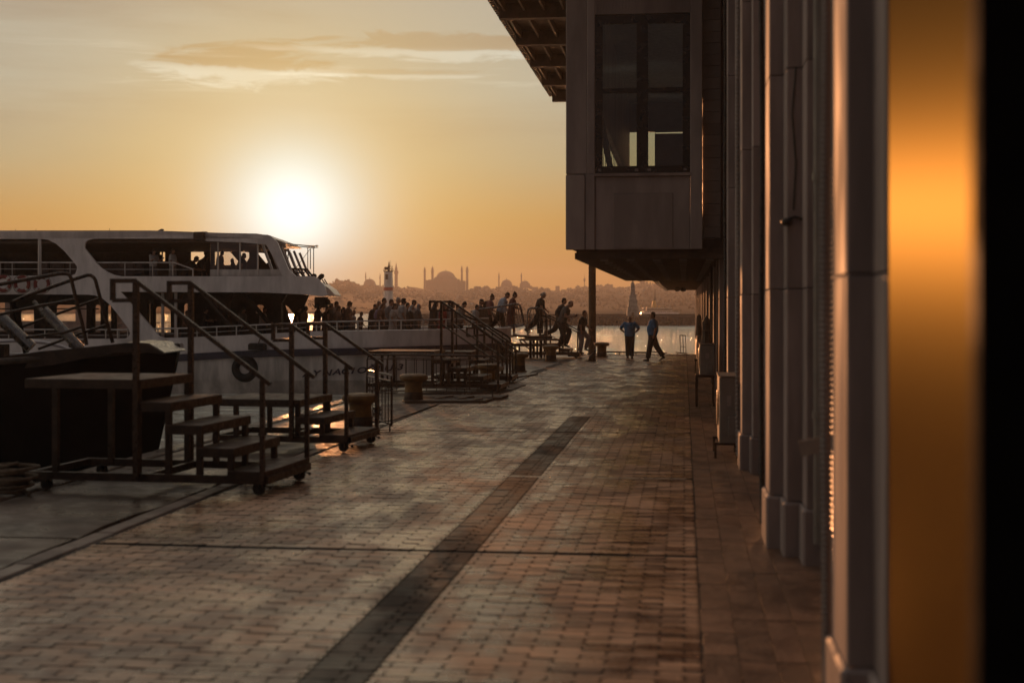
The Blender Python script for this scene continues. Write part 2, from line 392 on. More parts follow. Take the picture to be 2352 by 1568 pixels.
for k in range(5200):
    z = 575+720*rr.random()**.75; x = rr.uniform(560, 1750); X = (x-CX)/F*z
    if mnoise.noise(Vector((X*.02, z*.02, 5))) < -.3: continue
    r = rr.uniform(1.6, 3.4)*(.55+.45*z/1300); Zv = hillZ(X, z)-r*.2-(.8 if z > 1270 else 0); crown(mb, Vector((X, z, Zv)), r, 5, rr)
_w = mb.build('wooded_hillside', 'foliage'); _w.data.shade_smooth()
tag(_w, 'hazy mass of trees covering the far hillside across the water', 'trees', kind='stuff')
# skyline trees that can be told apart
TREES = [(780, 641, 13), (800, 642, 14), (758, 650, 8), (1098, 657, 11), (1118, 656, 9), (1160, 656, 8), (1243, 661, 9), (1256, 661, 8), (1294, 664, 6), (1308, 660, 7), (1328, 655, 6), (1345, 657, 7), (1376, 653, 8), (1398, 652, 11), (1425, 659, 7), (1440, 658, 6), (1463, 651, 9), (1482, 647, 11), (1520, 652, 9), (1506, 655, 6), (1184, 657, 7), (1225, 664, 6), (940, 657, 7), (1365, 655, 6)]
for k, (x, ytop, rp) in enumerate(TREES):
    z = 1290.0; r = rp/F*z; top = pt(x, ytop, z)
    tr = thing('skyline_tree', 'round-headed hazy tree standing up from the ridge of the far shore', 'tree', (top.x, z, hillZ(top.x, z)-1.5), 0, 'trees on the far ridge')
    h = top.z-tr.location.z; mb = MB().tube([(0, 0, 0), (.1, 0, h*.35), (-.05, 0, h*.7)], [.32, .25, .15], 6)
    mb.tube([(0, 0, h*.35), (r*.4, .2, h*.7)], [.14, .06], 5); mb.build('trunk', 'darkwood', tr)
    cm = MB(); crown(cm, Vector((0, 0, h-r*.85)), r, 60, rr); crown(cm, Vector((r*.5, 0, h-r*1.25)), r*.6, 24, rr); crown(cm, Vector((-r*.55, 0, h-r*1.3)), r*.55, 24, rr); cm.build('crown', 'foliage', tr)
# houses on the slope
h0 = None
for k in range(26):
    x = rr.choice([rr.uniform(760, 1120), rr.uniform(980, 1250), rr.uniform(1300, 1600)]); z = rr.uniform(620, 1200); X = (x-CX)/F*z
    Zg = hillZ(X, z); wv, hv = rr.uniform(2.5, 6)*z/1200, rr.uniform(2.2, 4.5)*z/1200
    hs = thing('hillside_house', 'small pale house half hidden in haze on the far wooded slope', 'house', (X, z-2, Zg-1.2), rr.uniform(-.3, .3), 'houses on the far hillside')
    MB().box(-wv/2, wv/2, -2, 2, 0, hv+1.2).build('wall', 'farhouse', hs)
    MB().prism([(-wv/2-.3, hv+1.2), (wv/2+.3, hv+1.2), (0, hv+2.3)], -2.3, 2.3).build('roof', 'farlead', hs)
    wmesh = MB().box(-.35, .35, -.06, .06, -.5, .5)
    for i in range(max(2, int(wv/1.6))): wmesh.build('window', 'black', hs, loc=(-wv/2+(i+.5)*wv/max(2, int(wv/1.6)), -2.03, hv*.7+.6))
# mosques and towers on the ridge
PXH = HZ/F
def minaret(root, X, top, wpx, z0=-14):
    w2 = wpx/2*PXH; Ht = top
    MB().lathe([(w2*1.1, z0), (w2, Ht*.5), (w2, Ht*.60), (w2*1.55, Ht*.62), (w2*1.55, Ht*.655), (w2*.95, Ht*.66), (w2*.9, Ht*.76), (w2*1.25, Ht*.775), (w2*1.25, Ht*.79), (w2*.8, Ht*.80), (w2*.7, Ht*.86), (0.05, Ht), (.05, Ht*1.04)], 10).build('minaret', 'farstone', root, loc=(X, 0, 0))
def mosque(label, xc, ybase, dome_r, ydome, minarets, body, z=HZ, drum=1.0):
    c = pt(xc, ybase, z); t = thing('mosque', label, 'mosque', (c.x, z, c.z))
    px = z/F; R = dome_r*px; dh = (ybase-ydome)*px
    m = MB()
    for (xa, xb, ya, yb, dpt) in body: m.box((xa-xc)*px, (xb-xc)*px, -dpt, dpt, (ybase-yb)*px, (ybase-ya)*px)
    m.build('wall', 'farstone', t)
    dr = MB(); prof = [(R*1.04, 0), (R*1.04, drum)] + [(R*math.cos(a*math.pi/24), drum+(dh-drum)*math.sin(a*math.pi/24)) for a in range(0, 12)]+[(.25, dh), (.12, dh+1.4), (.02, dh+2.0)]
    dr.lathe(prof, 24); dr.build('dome', 'farlead', t, smooth=True)
    for (xm, ym, wm) in minarets: minaret(t, (xm-xc)*px, (ybase-ym)*px, wm)
    return t
m1 = mosque('great domed mosque with four minarets, largest building on the far ridge', 1023.6, 642.5, 22, 622, [(975.5, 612, 4.6), (993.4, 611, 5.4), (1060.8, 610, 4.6), (1073, 610.5, 5.4)], [(979, 1000, 643.5, 672, 6), (1000, 1050, 641, 672, 9), (1050, 1069, 645, 672, 6), (1046, 1056, 641, 650, 3), (984, 999, 642.5, 650, 3)], drum=1.6)
for s in (-1, 1): MB().lathe([(4.2, -3)]+[(4.2*math.cos(a*math.pi/16), -3+4.6*math.sin(a*math.pi/16)) for a in range(8)], 14).build('half_dome', 'farlead', m1, loc=(s*7, -5, 1.5), smooth=True)
mosque('low domed mosque with two thin minarets left of the striped lighthouse', 849, 655, 14, 640.5, [(840, 624.5, 2.4), (873, 627, 2.4)], [(830, 870, 655, 668, 5)], drum=.6)
mosque('smaller domed mosque with one minaret, between the great mosque and the squat one', 1163.5, 657, 13, 642, [(1146, 625, 2.8)], [(1150, 1182, 656, 668, 5)], drum=.6)
mosque('squat mosque with block body and small dome, rightmost of the mosques', 1205.5, 650.5, 8.5, 645, [(1197.5, 625, 3.0)], [(1194, 1217, 650.5, 662, 4), (1216, 1222, 656, 664, 3), (1222, 1236, 659, 672, 3)], drum=.8)
tw = thing('fire_tower', 'tall hazy stone tower with corbelled top just right of the lighthouse', 'tower', tuple(pt(910, 658, HZ)))
px = PXH; MB().lathe([(4.2*px, -6), (3.6*px, 20*px), (3.6*px, 28*px), (4.8*px, 30*px), (4.8*px, 36*px), (3.2*px, 37*px), (3.0*px, 42*px), (2.2*px, 43*px), (1.6*px, 47*px), (.1, 54*px), (.05, 58*px)], 12).build('shaft', 'farstone', tw)
tv = thing('broadcast_tower', 'thin hazy broadcasting spire on the ridge left of the yellow pole', 'tower', tuple(pt(1342.5, 660, HZ)))
MB().lathe([(.5, -5), (.35, 13*px), (1.0, 15*px), (.9, 20*px), (.25, 22*px), (.06, 32*px)], 10).build('shaft', 'farstone', tv)
fb = thing('block_building', 'small square building top showing between trees on the ridge', 'building', tuple(pt(1280.5, 664, 1290)))
MB().box(-1.9, 1.9, -2, 2, -6, 2.6).build('wall', 'farstone', fb); MB().box(-2.1, 2.1, -2.2, 2.2, 2.6, 2.9).build('roof', 'farlead', fb)
# long pale building half seen at the right of the ridge
lb = thing('waterside_hall', 'long low pale building on the far shore under the soffit, right of the monument', 'building', tuple(pt(1560, 672, 1180)))
MB().box(-22, 16, -4, 4, -3, 6.0).build('wall', 'farhouse', lb); MB().prism([(-23, 6.0), (17, 6.0), (15, 7.6), (-21, 7.6)], -5, 5).build('roof', 'farstone', lb)
for i in range(9): MB().box(-.8, .8, -.1, .1, -1, 1.4).build('window', 'interior', lb, loc=(-19+i*4, -4.05, 2.4))
# ---- breakwater
BZ = 232.0
bw = MB(); rb = random.Random(11)
xa, xb = (880-CX)/F*BZ, (2250-CX)/F*BZ; n = 110; prof = [(-6.5, WATER-.8), (-4.2, WATER+.25), (-3.2, WATER+.95), (-2.6, WATER+1.55), (2.0, WATER+1.62), (5.5, WATER-.8)]
for i in range(n+1):
    x = xa+(xb-xa)*i/n
    for (y, z) in prof: bw.v.append((x, BZ+y+rb.uniform(-.25, .25), z+rb.uniform(-.05, .05)*(1 if z > 0 else 1)))
for i in range(n):
    for j in range(len(prof)-1): a = i*len(prof)+j; bw.f.append((a, a+len(prof), a+len(prof)+1, a+1))
bwo = tag(bw.build('breakwater', 'breakstone'), 'long low dark stone breakwater stretching across the water', 'breakwater')
st = MB()
for k in range(700):
    x = rb.uniform(xa, xb); t = rb.random(); y = -6.3+3.4*t; z = WATER-.3+1.5*t; s = rb.uniform(.25, .6)
    mx = Matrix.Translation((x, BZ+y, z)) @ Matrix.Rotation(rb.uniform(0, 3), 4, (rb.random(), rb.random(), rb.random()+.1))
    st.box(-s, s, -s*.7, s*.7, -s*.55, s*.55, mx)
tag(st.build('boulders', 'breakstone', bwo), kind='stuff')
MB().box(xa+4, xb, -.35, .35, 0, .28).build('parapet', 'breakstone', bwo, loc=(0, BZ+1, WATER+1.58))
# ---- lighthouse
lz = 231.0; base = pt(892, 724, lz)
lh = thing('lighthouse', 'white tapering harbour lighthouse with a red band at the tip of the breakwater', 'lighthouse', (base.x, lz, base.z))
q = lz/F
MB().lathe([(12.4*q, -.3), (11.2*q, 30*q), (10.2*q, 79*q), (9.5*q, 99.5*q)], 8).build('tower', 'white', lh)
MB().lathe([(11.05*q, 56.5*q), (10.85*q, 64.5*q)], 8).build('red_band', 'redband', lh)
MB().lathe([(9.6*q, 99.5*q), (11.6*q, 100.5*q), (11.6*q, 102*q), (9*q, 102*q)], 8).build('gallery', 'darkmetal', lh)
g = MB()
for k in range(8):
    a = k*math.pi/4; g.bar((11.2*q*math.cos(a), 11.2*q*math.sin(a), 102*q), (11.2*q*math.cos(a), 11.2*q*math.sin(a), 106*q), .05)
g.tube([(11.2*q*math.cos(k*math.pi/8), 11.2*q*math.sin(k*math.pi/8), 106*q) for k in range(16)], .03, 5, closed=True); g.build('gallery_rail', 'darkmetal', lh)
MB().box(-9*q, 1.5*q, -.2, .2, 104*q, 111*q).build('signal_board', 'darkmetal', lh)
MB().lathe([(2.2*q, 102*q), (2.2*q, 110*q), (3*q, 111*q), (2*q, 116*q), (1.4*q, 117*q), (1.6*q, 120*q), (.4*q, 122*q), (.2*q, 126*q)], 8).build('lantern', 'darkmetal', lh, loc=(1.5*q, 0, 0))
a_ = MB()
for (xx, h2) in ((5.5, 126), (7.5, 113), (8.6, 114), (9.4, 112)): a_.bar((xx*q, 0, 101*q), (xx*q, 0, h2*q), .04)
a_.build('antennas', 'darkmetal', lh)
MB().box(-3.0*q, 3.2*q, -.05, .05, -6*q, 6*q).build('window', 'interior', lh, loc=(-3*q, -10.0*q, 88*q))
# ---- breakwater monument
mz = 230.0; b0 = pt(1453, 725, mz)
mo = thing('stone_monument', 'tiered tapering stone obelisk monument rising from the breakwater', 'monument', (b0.x, mz, b0.z-.05)); q = mz/F
def frust(mb, w0, w1, z0, z1, dpt=1.0):
    n = len(mb.v); mb.v += [(-w0, -w0*dpt, z0), (w0, -w0*dpt, z0), (w0, w0*dpt, z0), (-w0, w0*dpt, z0), (-w1, -w1*dpt, z1), (w1, -w1*dpt, z1), (w1, w1*dpt, z1), (-w1, w1*dpt, z1)]
    mb.f += [tuple(n+i for i in t) for t in ((0, 3, 2, 1), (4, 5, 6, 7), (0, 1, 5, 4), (1, 2, 6, 5), (2, 3, 7, 6), (3, 0, 4, 7))]
for (w0, w1, a0, a1) in ((13.5, 12, 0, 20), (12.6, 12.6, 20, 21.2), (10.6, 9.6, 21.2, 33), (10.4, 10.4, 33, 34.4), (8.6, 8.0, 34.4, 43), (8.8, 8.8, 43, 44), (6.2, 4.0, 44, 75), (3.6, 2.2, 75, 78)):
    fm = MB(); frust(fm, w0*q, w1*q, a0*q, a1*q); fm.build('tier', 'monument', mo)
MB().box(-2.6*q, 2.6*q, -.1, .1, 0, 9*q).build('door', 'interior', mo, loc=(-1*q, -13.3*q, 0))
sm = MB()
for (xx, zz, r) in ((-6, 46, 1.6), (6.2, 46, 1.8), (7.8, 48, 1.2), (-8.8, 36, 1.2), (9, 36, 1.2), (-.8, 79, 1), (1.4, 79.2, .8), (0, 50, 1.4)):
    sm.ball((xx*q, -5*q if abs(xx) < 7 else 0, zz*q), (r*q, r*q, r*2.1*q), 7, 6)
sm.build('statues', 'monument', mo, smooth=True)

# ================================================================ QUAY
YN, YF = 2.5, 61.4                                        # in quay-aligned distance
LEDGE = [(0, -5.13), (30, -5.15), (34, -4.9), (38.5, -4.55), (43.5, -4.5), (57.6, -4.2), (70, -3.8)]
def ledge(ly):
    for (a, b), (c, d) in zip(LEDGE, LEDGE[1:]):
        if a <= ly <= c: return b+(d-b)*(ly-a)/(c-a)
    return -5.13
quay = thing('quay_body', None, None); quay['kind'] = 'structure'; place(quay)
pv = MB(); pv.box(-7.35, 6.0, -12, YF, -2.6, -.055); quay_me = pv.mesh('quay_body')
bpy.data.objects.remove(quay); quay = link('quay', quay_me, 'concrete'); quay['kind'] = 'structure'; place(quay)
MB().box(.74, 9.0, YF, 98, -2.6, -.06).build('quay_wing', 'concrete', quay)
bed = MB(); bed.quad((-5.4, -10, -.011), (1.3, -10, -.011), (1.3, YF-.1, -.011), (-5.4, YF-.1, -.011)); bedo = bed.build('pavement', 'joint'); bedo['kind'] = 'structure'; place(bedo)
# paver material: tone changes block by block
def paver_mat(name, col, col2, rough):
    m = bpy.data.materials.new(name); m.use_nodes = True; t = NT(m.node_tree); b = t.n['Principled BSDF']; b.inputs['Specular IOR Level'].default_value = 1.0 if 'dark' not in name else .35
    at = t.add('ShaderNodeAttribute', attribute_name='tone').outputs['Fac']; oi = t.add('ShaderNodeObjectInfo').outputs['Random']
    ge = t.add('ShaderNodeNewGeometry').outputs['Position']
    tone = t.math('FRACT', t.math('ADD', at, oi))
    n = t.noise(ge, .55, 5, .6); n2_ = t.noise(ge, 6.0, 5, .65); n3 = t.noise(t.mapping(ge, (1, .35, 1)), 1.6, 4, .6)
    f = t.math('ADD', t.math('MULTIPLY', tone, .40), t.math('ADD', t.math('MULTIPLY', t.rng(n, .32, .68), .45), t.math('MULTIPLY', n2_, .3)))
    t.l.new(t.mix(t.rng(f, .25, .95), col, col2), b.inputs['Base Color'])
    r = t.math('ADD', t.math('MULTIPLY', t.rng(n3, .38, .62), .30), t.math('MULTIPLY', tone, .12)); t.l.new(t.math('ADD', r, rough-.12), b.inputs['Roughness'])
    bn = t.add('ShaderNodeBump'); bn.inputs['Strength'].default_value = .35; bn.inputs['Distance'].default_value = .006
    t.l.new(t.noise(ge, 38, 5, .6), bn.inputs['Height']); t.l.new(bn.outputs[0], b.inputs['Normal']); return m
M['pv'] = paver_mat('paver_block', (.17, .078, .040), (.70, .42, .25), .27)
M['pvd'] = paver_mat('paver_block_dark', (.028, .018, .013), (.15, .105, .075), .52)
PW, PD = .310, .1035; CH = .026
def paver_geo(mb, cx, cy, w_, d_, top, tilt, tl=None, tone=None):
    n = len(mb.v); hw, hd = w_/2-.004, d_/2-.003; c = min(CH, w_*.3)
    ring = [(-hw+c, -hd), (hw-c, -hd), (hw, -hd+c*.8), (hw, hd-c*.8), (hw-c, hd), (-hw+c, hd), (-hw, hd-c*.8), (-hw, -hd+c*.8)]
    ax, ay = tilt
    for (s, dz_) in ((1.0, -.045), (1.0, -.0004), (.999, 0)):
        for (x, y) in ring: mb.v.append((cx+x*s, cy+y*(s if s == 1 else .997), top+dz_+(x*ax+y*ay if dz_ > -.04 else 0)))
    for k in range(2):
        for i in range(8): j = (i+1) % 8; mb.f.append((n+8*k+i, n+8*k+j, n+8*k+8+j, n+8*k+8+i))
    mb.f.append(tuple(n+16+i for i in range(8)))
    if tl is not None: tl += [tone]*24
def dirty(me):
    for p in me.polygons:
        if abs(p.normal.z) < .5: p.material_index = 1
cells = []                                                 # (x0, x1, row distance, dark)
rowi = 0; ly = YN; S0, S1 = -2.145, -1.765
while ly < YF-.1:
    off = (rowi % 2)*PW/2; gap = any(abs(ly-jz) < .055 for jz in (11.98, 17.42, 29.3, 34.0, 23.6, 40.0, 46.0, 52.0))
    if not gap:
        segs = [(ledge(ly)-.02, S0, False), (S0, S1, True), (S1, .105, False)] if ly < 27 else [(ledge(ly)-.02, .105, False)]
        for (a0, a1, dk) in segs:
            if dk:
                mid_ = (a0+a1)/2+(.0 if rowi % 2 else .06); cells += [(a0, mid_, ly, True), (mid_, a1, ly, True)]; continue
            i = int((a0-off)/PW)-2
            while i*PW+off < a1:
                x0, x1 = max(a0, i*PW+off), min(a1, i*PW+off+PW); i += 1
                if x1-x0 > .018: cells.append((x0, x1, ly, False))
    ly += PD; rowi += 1
# near ones, visible in the frame, become individual blocks
vis = [c for c in cells if 8.1 < c[2] and abs((QM @ Vector((c[0], c[2], 0))).x) < .36*c[2]]
vis.sort(key=lambda c: c[2]); near = set(vis[:300])
fm, fd = MB(), MB(); tm, td = [], []; pc = {}
for c in cells:
    x0, x1, ly, dk = c; cx = (x0+x1)/2
    top = rnd.uniform(-.0025, .0025)+.006*mnoise.noise(Vector((cx*.7, ly*.5, 0))); tilt = (rnd.gauss(0, .007), rnd.gauss(0, .009))
    if c in near:
        key = (round(x1-x0, 3), dk, rnd.randrange(4))
        if key not in pc:
            q_ = MB(); r_ = random.Random(key[2]+7); paver_geo(q_, 0, 0, x1-x0, PD, 0, (r_.gauss(0, .007), r_.gauss(0, .009))); me_ = pc[key] = q_.mesh('paver'); me_.materials.append(M['pvd' if dk else 'pv']); me_.materials.append(M['joint']); dirty(me_)
        link('paver', pc[key], None, bedo, (cx, ly, top))
    else: paver_geo(fd if dk else fm, cx, ly, x1-x0, PD, top, tilt, td if dk else tm, rnd.random())
for (mb_, tl, mt) in ((fm, tm, 'pv'), (fd, td, 'pvd')):
    me_ = bpy.data.meshes.new('paver_field'); me_.from_pydata(mb_.v, [], mb_.f); a = me_.attributes.new('tone', 'FLOAT', 'POINT'); a.data.foreach_set('value', tl); me_.update(); me_.materials.append(M[mt]); me_.materials.append(M['joint']); dirty(me_)
    tag(link('paver_field', me_, None, bedo), kind='stuff')
# edging blocks, slabs and channel covers by the wall
lyy = 3.0; k = 0
bm1 = [MB().bevbox(.115, .315, -.44, .44, -.05, .0, .008).mesh('edging_block') for _ in range(1)][0]
while lyy < YF-1:
    L = rnd.choice((.72, .9, .9, .6)); m_ = MB().bevbox(.115+rnd.uniform(-.004, .004), .322, -L/2+.008, L/2-.008, -.05, rnd.uniform(-.001, .001), .0001)
    m_.slab('edging_block', 'slab', bedo, loc=(0, lyy+L/2, 0)); lyy += L
lyy = 3.0
while lyy < YF-1:
    L = rnd.uniform(1.0, 1.9); MB().bevbox(.328, .54, -L/2+.006, L/2-.006, -.05, rnd.uniform(-.002, .0), .0001).slab('slab', 'slab', bedo, loc=(0, lyy+L/2, 0))
    MB().bevbox(.545, .719, -L/2+.01, L/2-.01, -.05, rnd.uniform(-.002, .0), .0001).slab('channel_cover', 'slab', bedo, loc=(0, lyy+L/2, 0))
    MB().bevbox(.725, 1.25, -L/2+.004, L/2-.004, -.05, rnd.uniform(-.002, .0), .0001).slab('slab', 'slab', bedo, loc=(0, lyy+L/2, 0)); lyy += L
# bright worn metal joint strips across the path, and dark filled joints
for jz, mt in ((17.42, 'strip'), (34.0, 'strip')):
    for i in range(9):
        MB().bevbox(-5.0+i*.56, -5.0+i*.56+.55, -.035, .035, -.04, rnd.uniform(-.003, .003), .004).build('joint_strip', mt, bedo, loc=(0, jz, 0))
# concrete apron along the water, in slabs
lyy = -6.0
while lyy < YF-.5:
    L = rnd.uniform(2.4, 3.6); e = min(lyy+L, YF-.05)
    a, b = ledge(max(0, lyy)), ledge(max(0, e)); q_ = MB(); n = 0
    inner = [(a-.30+rnd.uniform(-.05, .03), lyy+.01)]+[(ledge(max(0, lyy+(e-lyy)*t))-.30+rnd.uniform(-.08, .05), lyy+(e-lyy)*t) for t in (.2, .4, .6, .8)]+[(b-.30+rnd.uniform(-.05, .03), e-.01)]
    poly = [(-7.3, lyy+.01)]+inner+[(-7.3, e-.01)]; tz = rnd.uniform(-.012, .004)
    nv = len(poly); q_.v += [(x, y, tz) for x, y in poly]+[(x, y, -.05) for x, y in poly]; q_.f.append(tuple(range(nv)))
    for i in range(nv): j = (i+1) % nv; q_.f.append((i, nv+i, nv+j, j))
    q_.build('apron_slab', 'concrete', quay); lyy = e
# flush pale kerb stones between apron and paving (broken and patched beyond)
lyy = 3.0
while lyy < 44:
    L = rnd.uniform(.7, 1.0)
    if lyy < 30 or rnd.random() < .6:
        x = ledge(lyy+L/2); MB().bevbox(x-.27+rnd.uniform(-.02, .02), x-.09, -L/2+.01, L/2-.01, -.05, rnd.uniform(-.004, .012), .01).build('kerb_stone', 'concrete_light', quay, loc=(0, lyy+L/2, 0))
    lyy += L
for (x0, x1, y0, y1) in ((-5.95, -5.5, 4, 15),):
    pass
# stone coping at the water's edge
lyy = -6.0
while lyy < YF: MB().bevbox(-7.55, -7.28, .01, 1.47, -.45, .03, .02).build('coping_stone', 'concrete', quay, loc=(0, lyy, 0)); lyy += 1.5
lx = -7.2
while lx < 5.8: MB().bevbox(.01, 1.47, YF-.02, YF+.22, -.4, .015, .015).build('coping_stone', 'concrete', quay, loc=(lx, 0, 0)); lx += 1.5

# ================================================================ TERMINAL BUILDING
TB = place(thing('terminal_building', 'long pale ferry terminal with pilasters, shutters and a boxed upper bay over the path', 'building'))
WX = 1.16
wall = MB(); wall.box(WX, WX+6, -8, 96, -.05, 9.9).build('wall', 'plaster_rough', TB)
MB().box(WX-.5, WX+6.2, -8, 96, 9.9, 10.25).build('roof', 'concrete', TB)
zfs = [7.14+5.87*k for k in range(-1, 16)]
pan_cache = {}
def panel(x0, x1, y0, y1, z0, z1, b=.01):
    key = (round(x1-x0, 4), round(y1-y0, 4), round(z1-z0, 4))
    if key not in pan_cache:
        m_ = MB().bevbox(0, x1-x0, 0, y1-y0, 0, z1-z0, b).mesh('pilaster'); m_.materials.append(M['plaster']); pan_cache[key] = m_
    return pan_cache[key]
for kk, zf in enumerate(zfs):
    yf = zf*1.0073+.09
    hs = [.46, 2.25, 4.1, 6.0, 7.9, 9.88] if zf < 45 else [.46, 4.1, 9.88]
    for (px0, a, b) in ((.735, .67, 0.0), (.854, 1.06, .36), (.983, 1.46, .74)):
        xb = WX+.02 if px0 > .95 else (.983+.02 if px0 > .8 else .854+.02)
        for h0_, h1_ in zip(hs, hs[1:]):
            link('pilaster', panel(px0, xb, yf-a, yf+b, h0_, h1_-.008), None, TB, (px0, yf-a, h0_))
        mp = panel(px0-.03, xb, yf-a-.03, yf+b+.03, -.03, .452, .02); link('plinth', mp, None, TB, (px0-.03, yf-a-.03, -.03))
    if zf > 60 or zf < 0: continue
    # roller shutter and its ribs in the bay beyond each pilaster group
    s0, s1 = yf+.85, yf+3.9
    if zf < 26:
        sh = MB(); nr = 70
        for i in range(nr): z_ = .05+i*.0457; sh.tube([(WX-.02, s0, z_+.02), (WX-.02, s1, z_+.02)], .024, 6)
        so_ = sh.build('roller_shutter', 'shutter', TB); so_['kind'] = 'stuff'
    # corrugated conduit running up the far corner of the pilaster
    if zf < 40:
        co = MB(); Lr = .0145 if zf < 15 else .03; nseg = int(9.4/Lr/2); pts, rs = [], []
        for i in range(nseg*2+1):
            z_ = .1+i*Lr; wob = .006*math.sin(z_*1.7+kk); pts.append((.71+wob, yf+.05+.004*math.sin(z_*2.3), z_)); rs.append(.030 if i % 2 else .021)
        co.tube(pts, rs, 7); co.build('corrugated_conduit', 'darkmetal' if kk % 2 == 0 else 'plaster_rough', TB, smooth=False)
    # downpipe
    dp = MB().tube([(1.07, yf-1.62, .2), (1.07, yf-1.62, 9.7)], .045, 10)
    for z_ in (1.2, 3.1, 5.0, 6.9, 8.8): dp.lathe([(.055, z_), (.055, z_+.06)], 10, c=(1.07, yf-1.62, 0))
    dp.build('downpipe', 'acwhite', TB)
# light bracket and camera on the pilaster
lb_ = MB().bar((.70, 19.1, 3.55), (.45, 19.1, 3.55), .05).bar((.45, 19.1, 3.58), (.45, 19.1, 3.35), .09); lb_.ball((.45, 19.1, 3.30), .085)
pb = lp(.85, 11.8)
MB().tube([(.99, 12.1, 2.82), (.92, 12.1, 2.84), (.86, 12.1, 2.82)], .014, 6).ball((.85, 12.1, 2.80), (.05, .07, .035)).build('wall_lamp', 'darkmetal', TB)
MB().tube([(.93, 12.12, 4.1), (.90, 12.12, 3.7), (.93, 12.12, 3.3), (.91, 12.12, 2.9)], .008, 5).build('cable', 'darkmetal', TB)
# projecting flag bracket on the near shutter
MB().bar((.66, 8.3, 1.28), (1.1, 8.2, 1.38), .05, .09).build('wall_bracket', 'acwhite', TB)
# glossy closed metal shutter leaf nearest the camera
sh = MB()
sh.bevbox(.862, .93, -1.5, 1.78, .05, 4.2, .006)
M['gloss'] = mat('gloss', (.10, .040, .018), .5, var=.08, scale=1.0, rvar=.03); gt_ = NT(M['gloss'].node_tree); gp = gt_.n['Principled BSDF']; gp.inputs['Specular IOR Level'].default_value = 0.0
gg = gt_.add('ShaderNodeBsdfGlossy'); gg.inputs['Color'].default_value = (.050, .041, .015, 1); gg.inputs['Roughness'].default_value = .38
dfn = gt_.add('ShaderNodeBsdfDiffuse'); dfn.inputs['Color'].default_value = (.06, .023, .010, 1); ga = gt_.add('ShaderNodeAddShader'); gt_.l.new(dfn.outputs[0], ga.inputs[0]); gt_.l.new(gg.outputs[0], ga.inputs[1]); gt_.l.new(ga.outputs[0], [n_ for n_ in gt_.n if n_.type == 'OUTPUT_MATERIAL'][0].inputs[0])
sh.build('door_leaf', 'gloss', TB, loc=(0, 4.42, 0)); MB().bevbox(.865, 1.16, 2.92, 6.24, 4.205, 9.8, .002).build('wall_panel', 'gloss', TB)

# ---- boxed upper bay
yb0 = 29.5*1.0073-.10; yb1 = 56.2; bx0, bx1 = -2.47*.9928, .375
Zs, Zsill, Zhead, Zt = 3.274, 4.854, 8.14, 10.35
def bxp(name, x0, x1, y0, y1, z0, z1, m='panelwhite', b=.012): return MB().bevbox(x0, x1, y0, y1, z0, z1, b).build(name, m, TB)
wx0, wx1 = -1.845, .125
bxp('bay_pier', bx0+.44, wx0, yb0, yb0+.35, Zsill, Zt); bxp('bay_pier', bx0, bx0+.437, yb0+.04, yb0+.35, Zsill, Zt); bxp('bay_pier', wx1, bx1, yb0, yb0+.35, Zs+.003, Zt)
bxp('bay_panel', bx0, bx0+.40, yb0-.03, yb0+.3, Zs, Zsill-.03); bxp('bay_panel', bx0+.403, wx0-.003, yb0, yb0+.3, Zs, Zsill-.004)
bxp('bay_panel', wx0, wx1-.003, yb0+.06, yb0+.3, Zs, Zsill-.07); bxp('recessed_panel', wx0+.38, wx1-.35, yb0+.045, yb0+.1, Zs+.03, 4.44)
bxp('window_sill', wx0-.02, wx1+.02, yb0-.03, yb0+.2, Zsill-.065, Zsill-.003, 'plaster')
hd = MB()
for i in range(30): hd.box(wx0+i*.0657, wx0+i*.0657+.045, yb0+.0, yb0+.1, Zhead+.02, Zt)
hd.box(wx0, wx1, yb0+.04, yb0+.3, Zhead+.015, Zt); hd.build('fluted_panel', 'panelwhite', TB)
# coursed return wall between bay and pilasters
z_ = Zs
while z_ < Zt-.1: bxp('wall_course', bx1+.01, .76, yb0+.42, yb0+.8, z_+.004, z_+.236, 'plaster_rough', .006); z_ += .24
# window
wn = MB(); d0, d1 = yb0+.03, yb0+.12
M['frame'] = mat('frame', (.012, .012, .013), .35, var=.3)
pl0, pl1, pr0, pr1 = wx0+.16, wx0+.865, wx1-.865, wx1-.155
wf = MB()
for (a, b, c, d) in ((wx0, pl0, Zsill, Zhead), (pl1, pr0, Zsill, Zhead), (pr1, wx1, Zsill, Zhead), (pl0, pl1, Zsill, 5.00), (pr0, pr1, Zsill, 5.00), (pl0, pl1, 6.52, 6.62), (pr0, pr1, 6.52, 6.62), (pl0, pl1, 7.96, Zhead), (pr0, pr1, 7.96, Zhead)): wf.box(a, b, d0, d1, c, d)
wfo = wf.build('window', 'frame', TB)
for (a, b, c, d) in ((pl0, pl1, 5.0, 6.52), (pr0, pr1, 5.0, 6.52), (pl0, pl1, 6.62, 7.96), (pr0, pr1, 6.62, 7.96)): MB().box(a-.01, b+.01, d0+.04, d0+.05, c-.01, d+.01).build('pane', 'glass_dark', wfo)
for xh in (wx0+.1, pl1, pr0+.02, wx1-.1): MB().bevbox(xh-.035, xh+.035, d0-.02, d0, Zsill+.04, Zsill+.09, .004).build('hinge', 'steel', wfo)
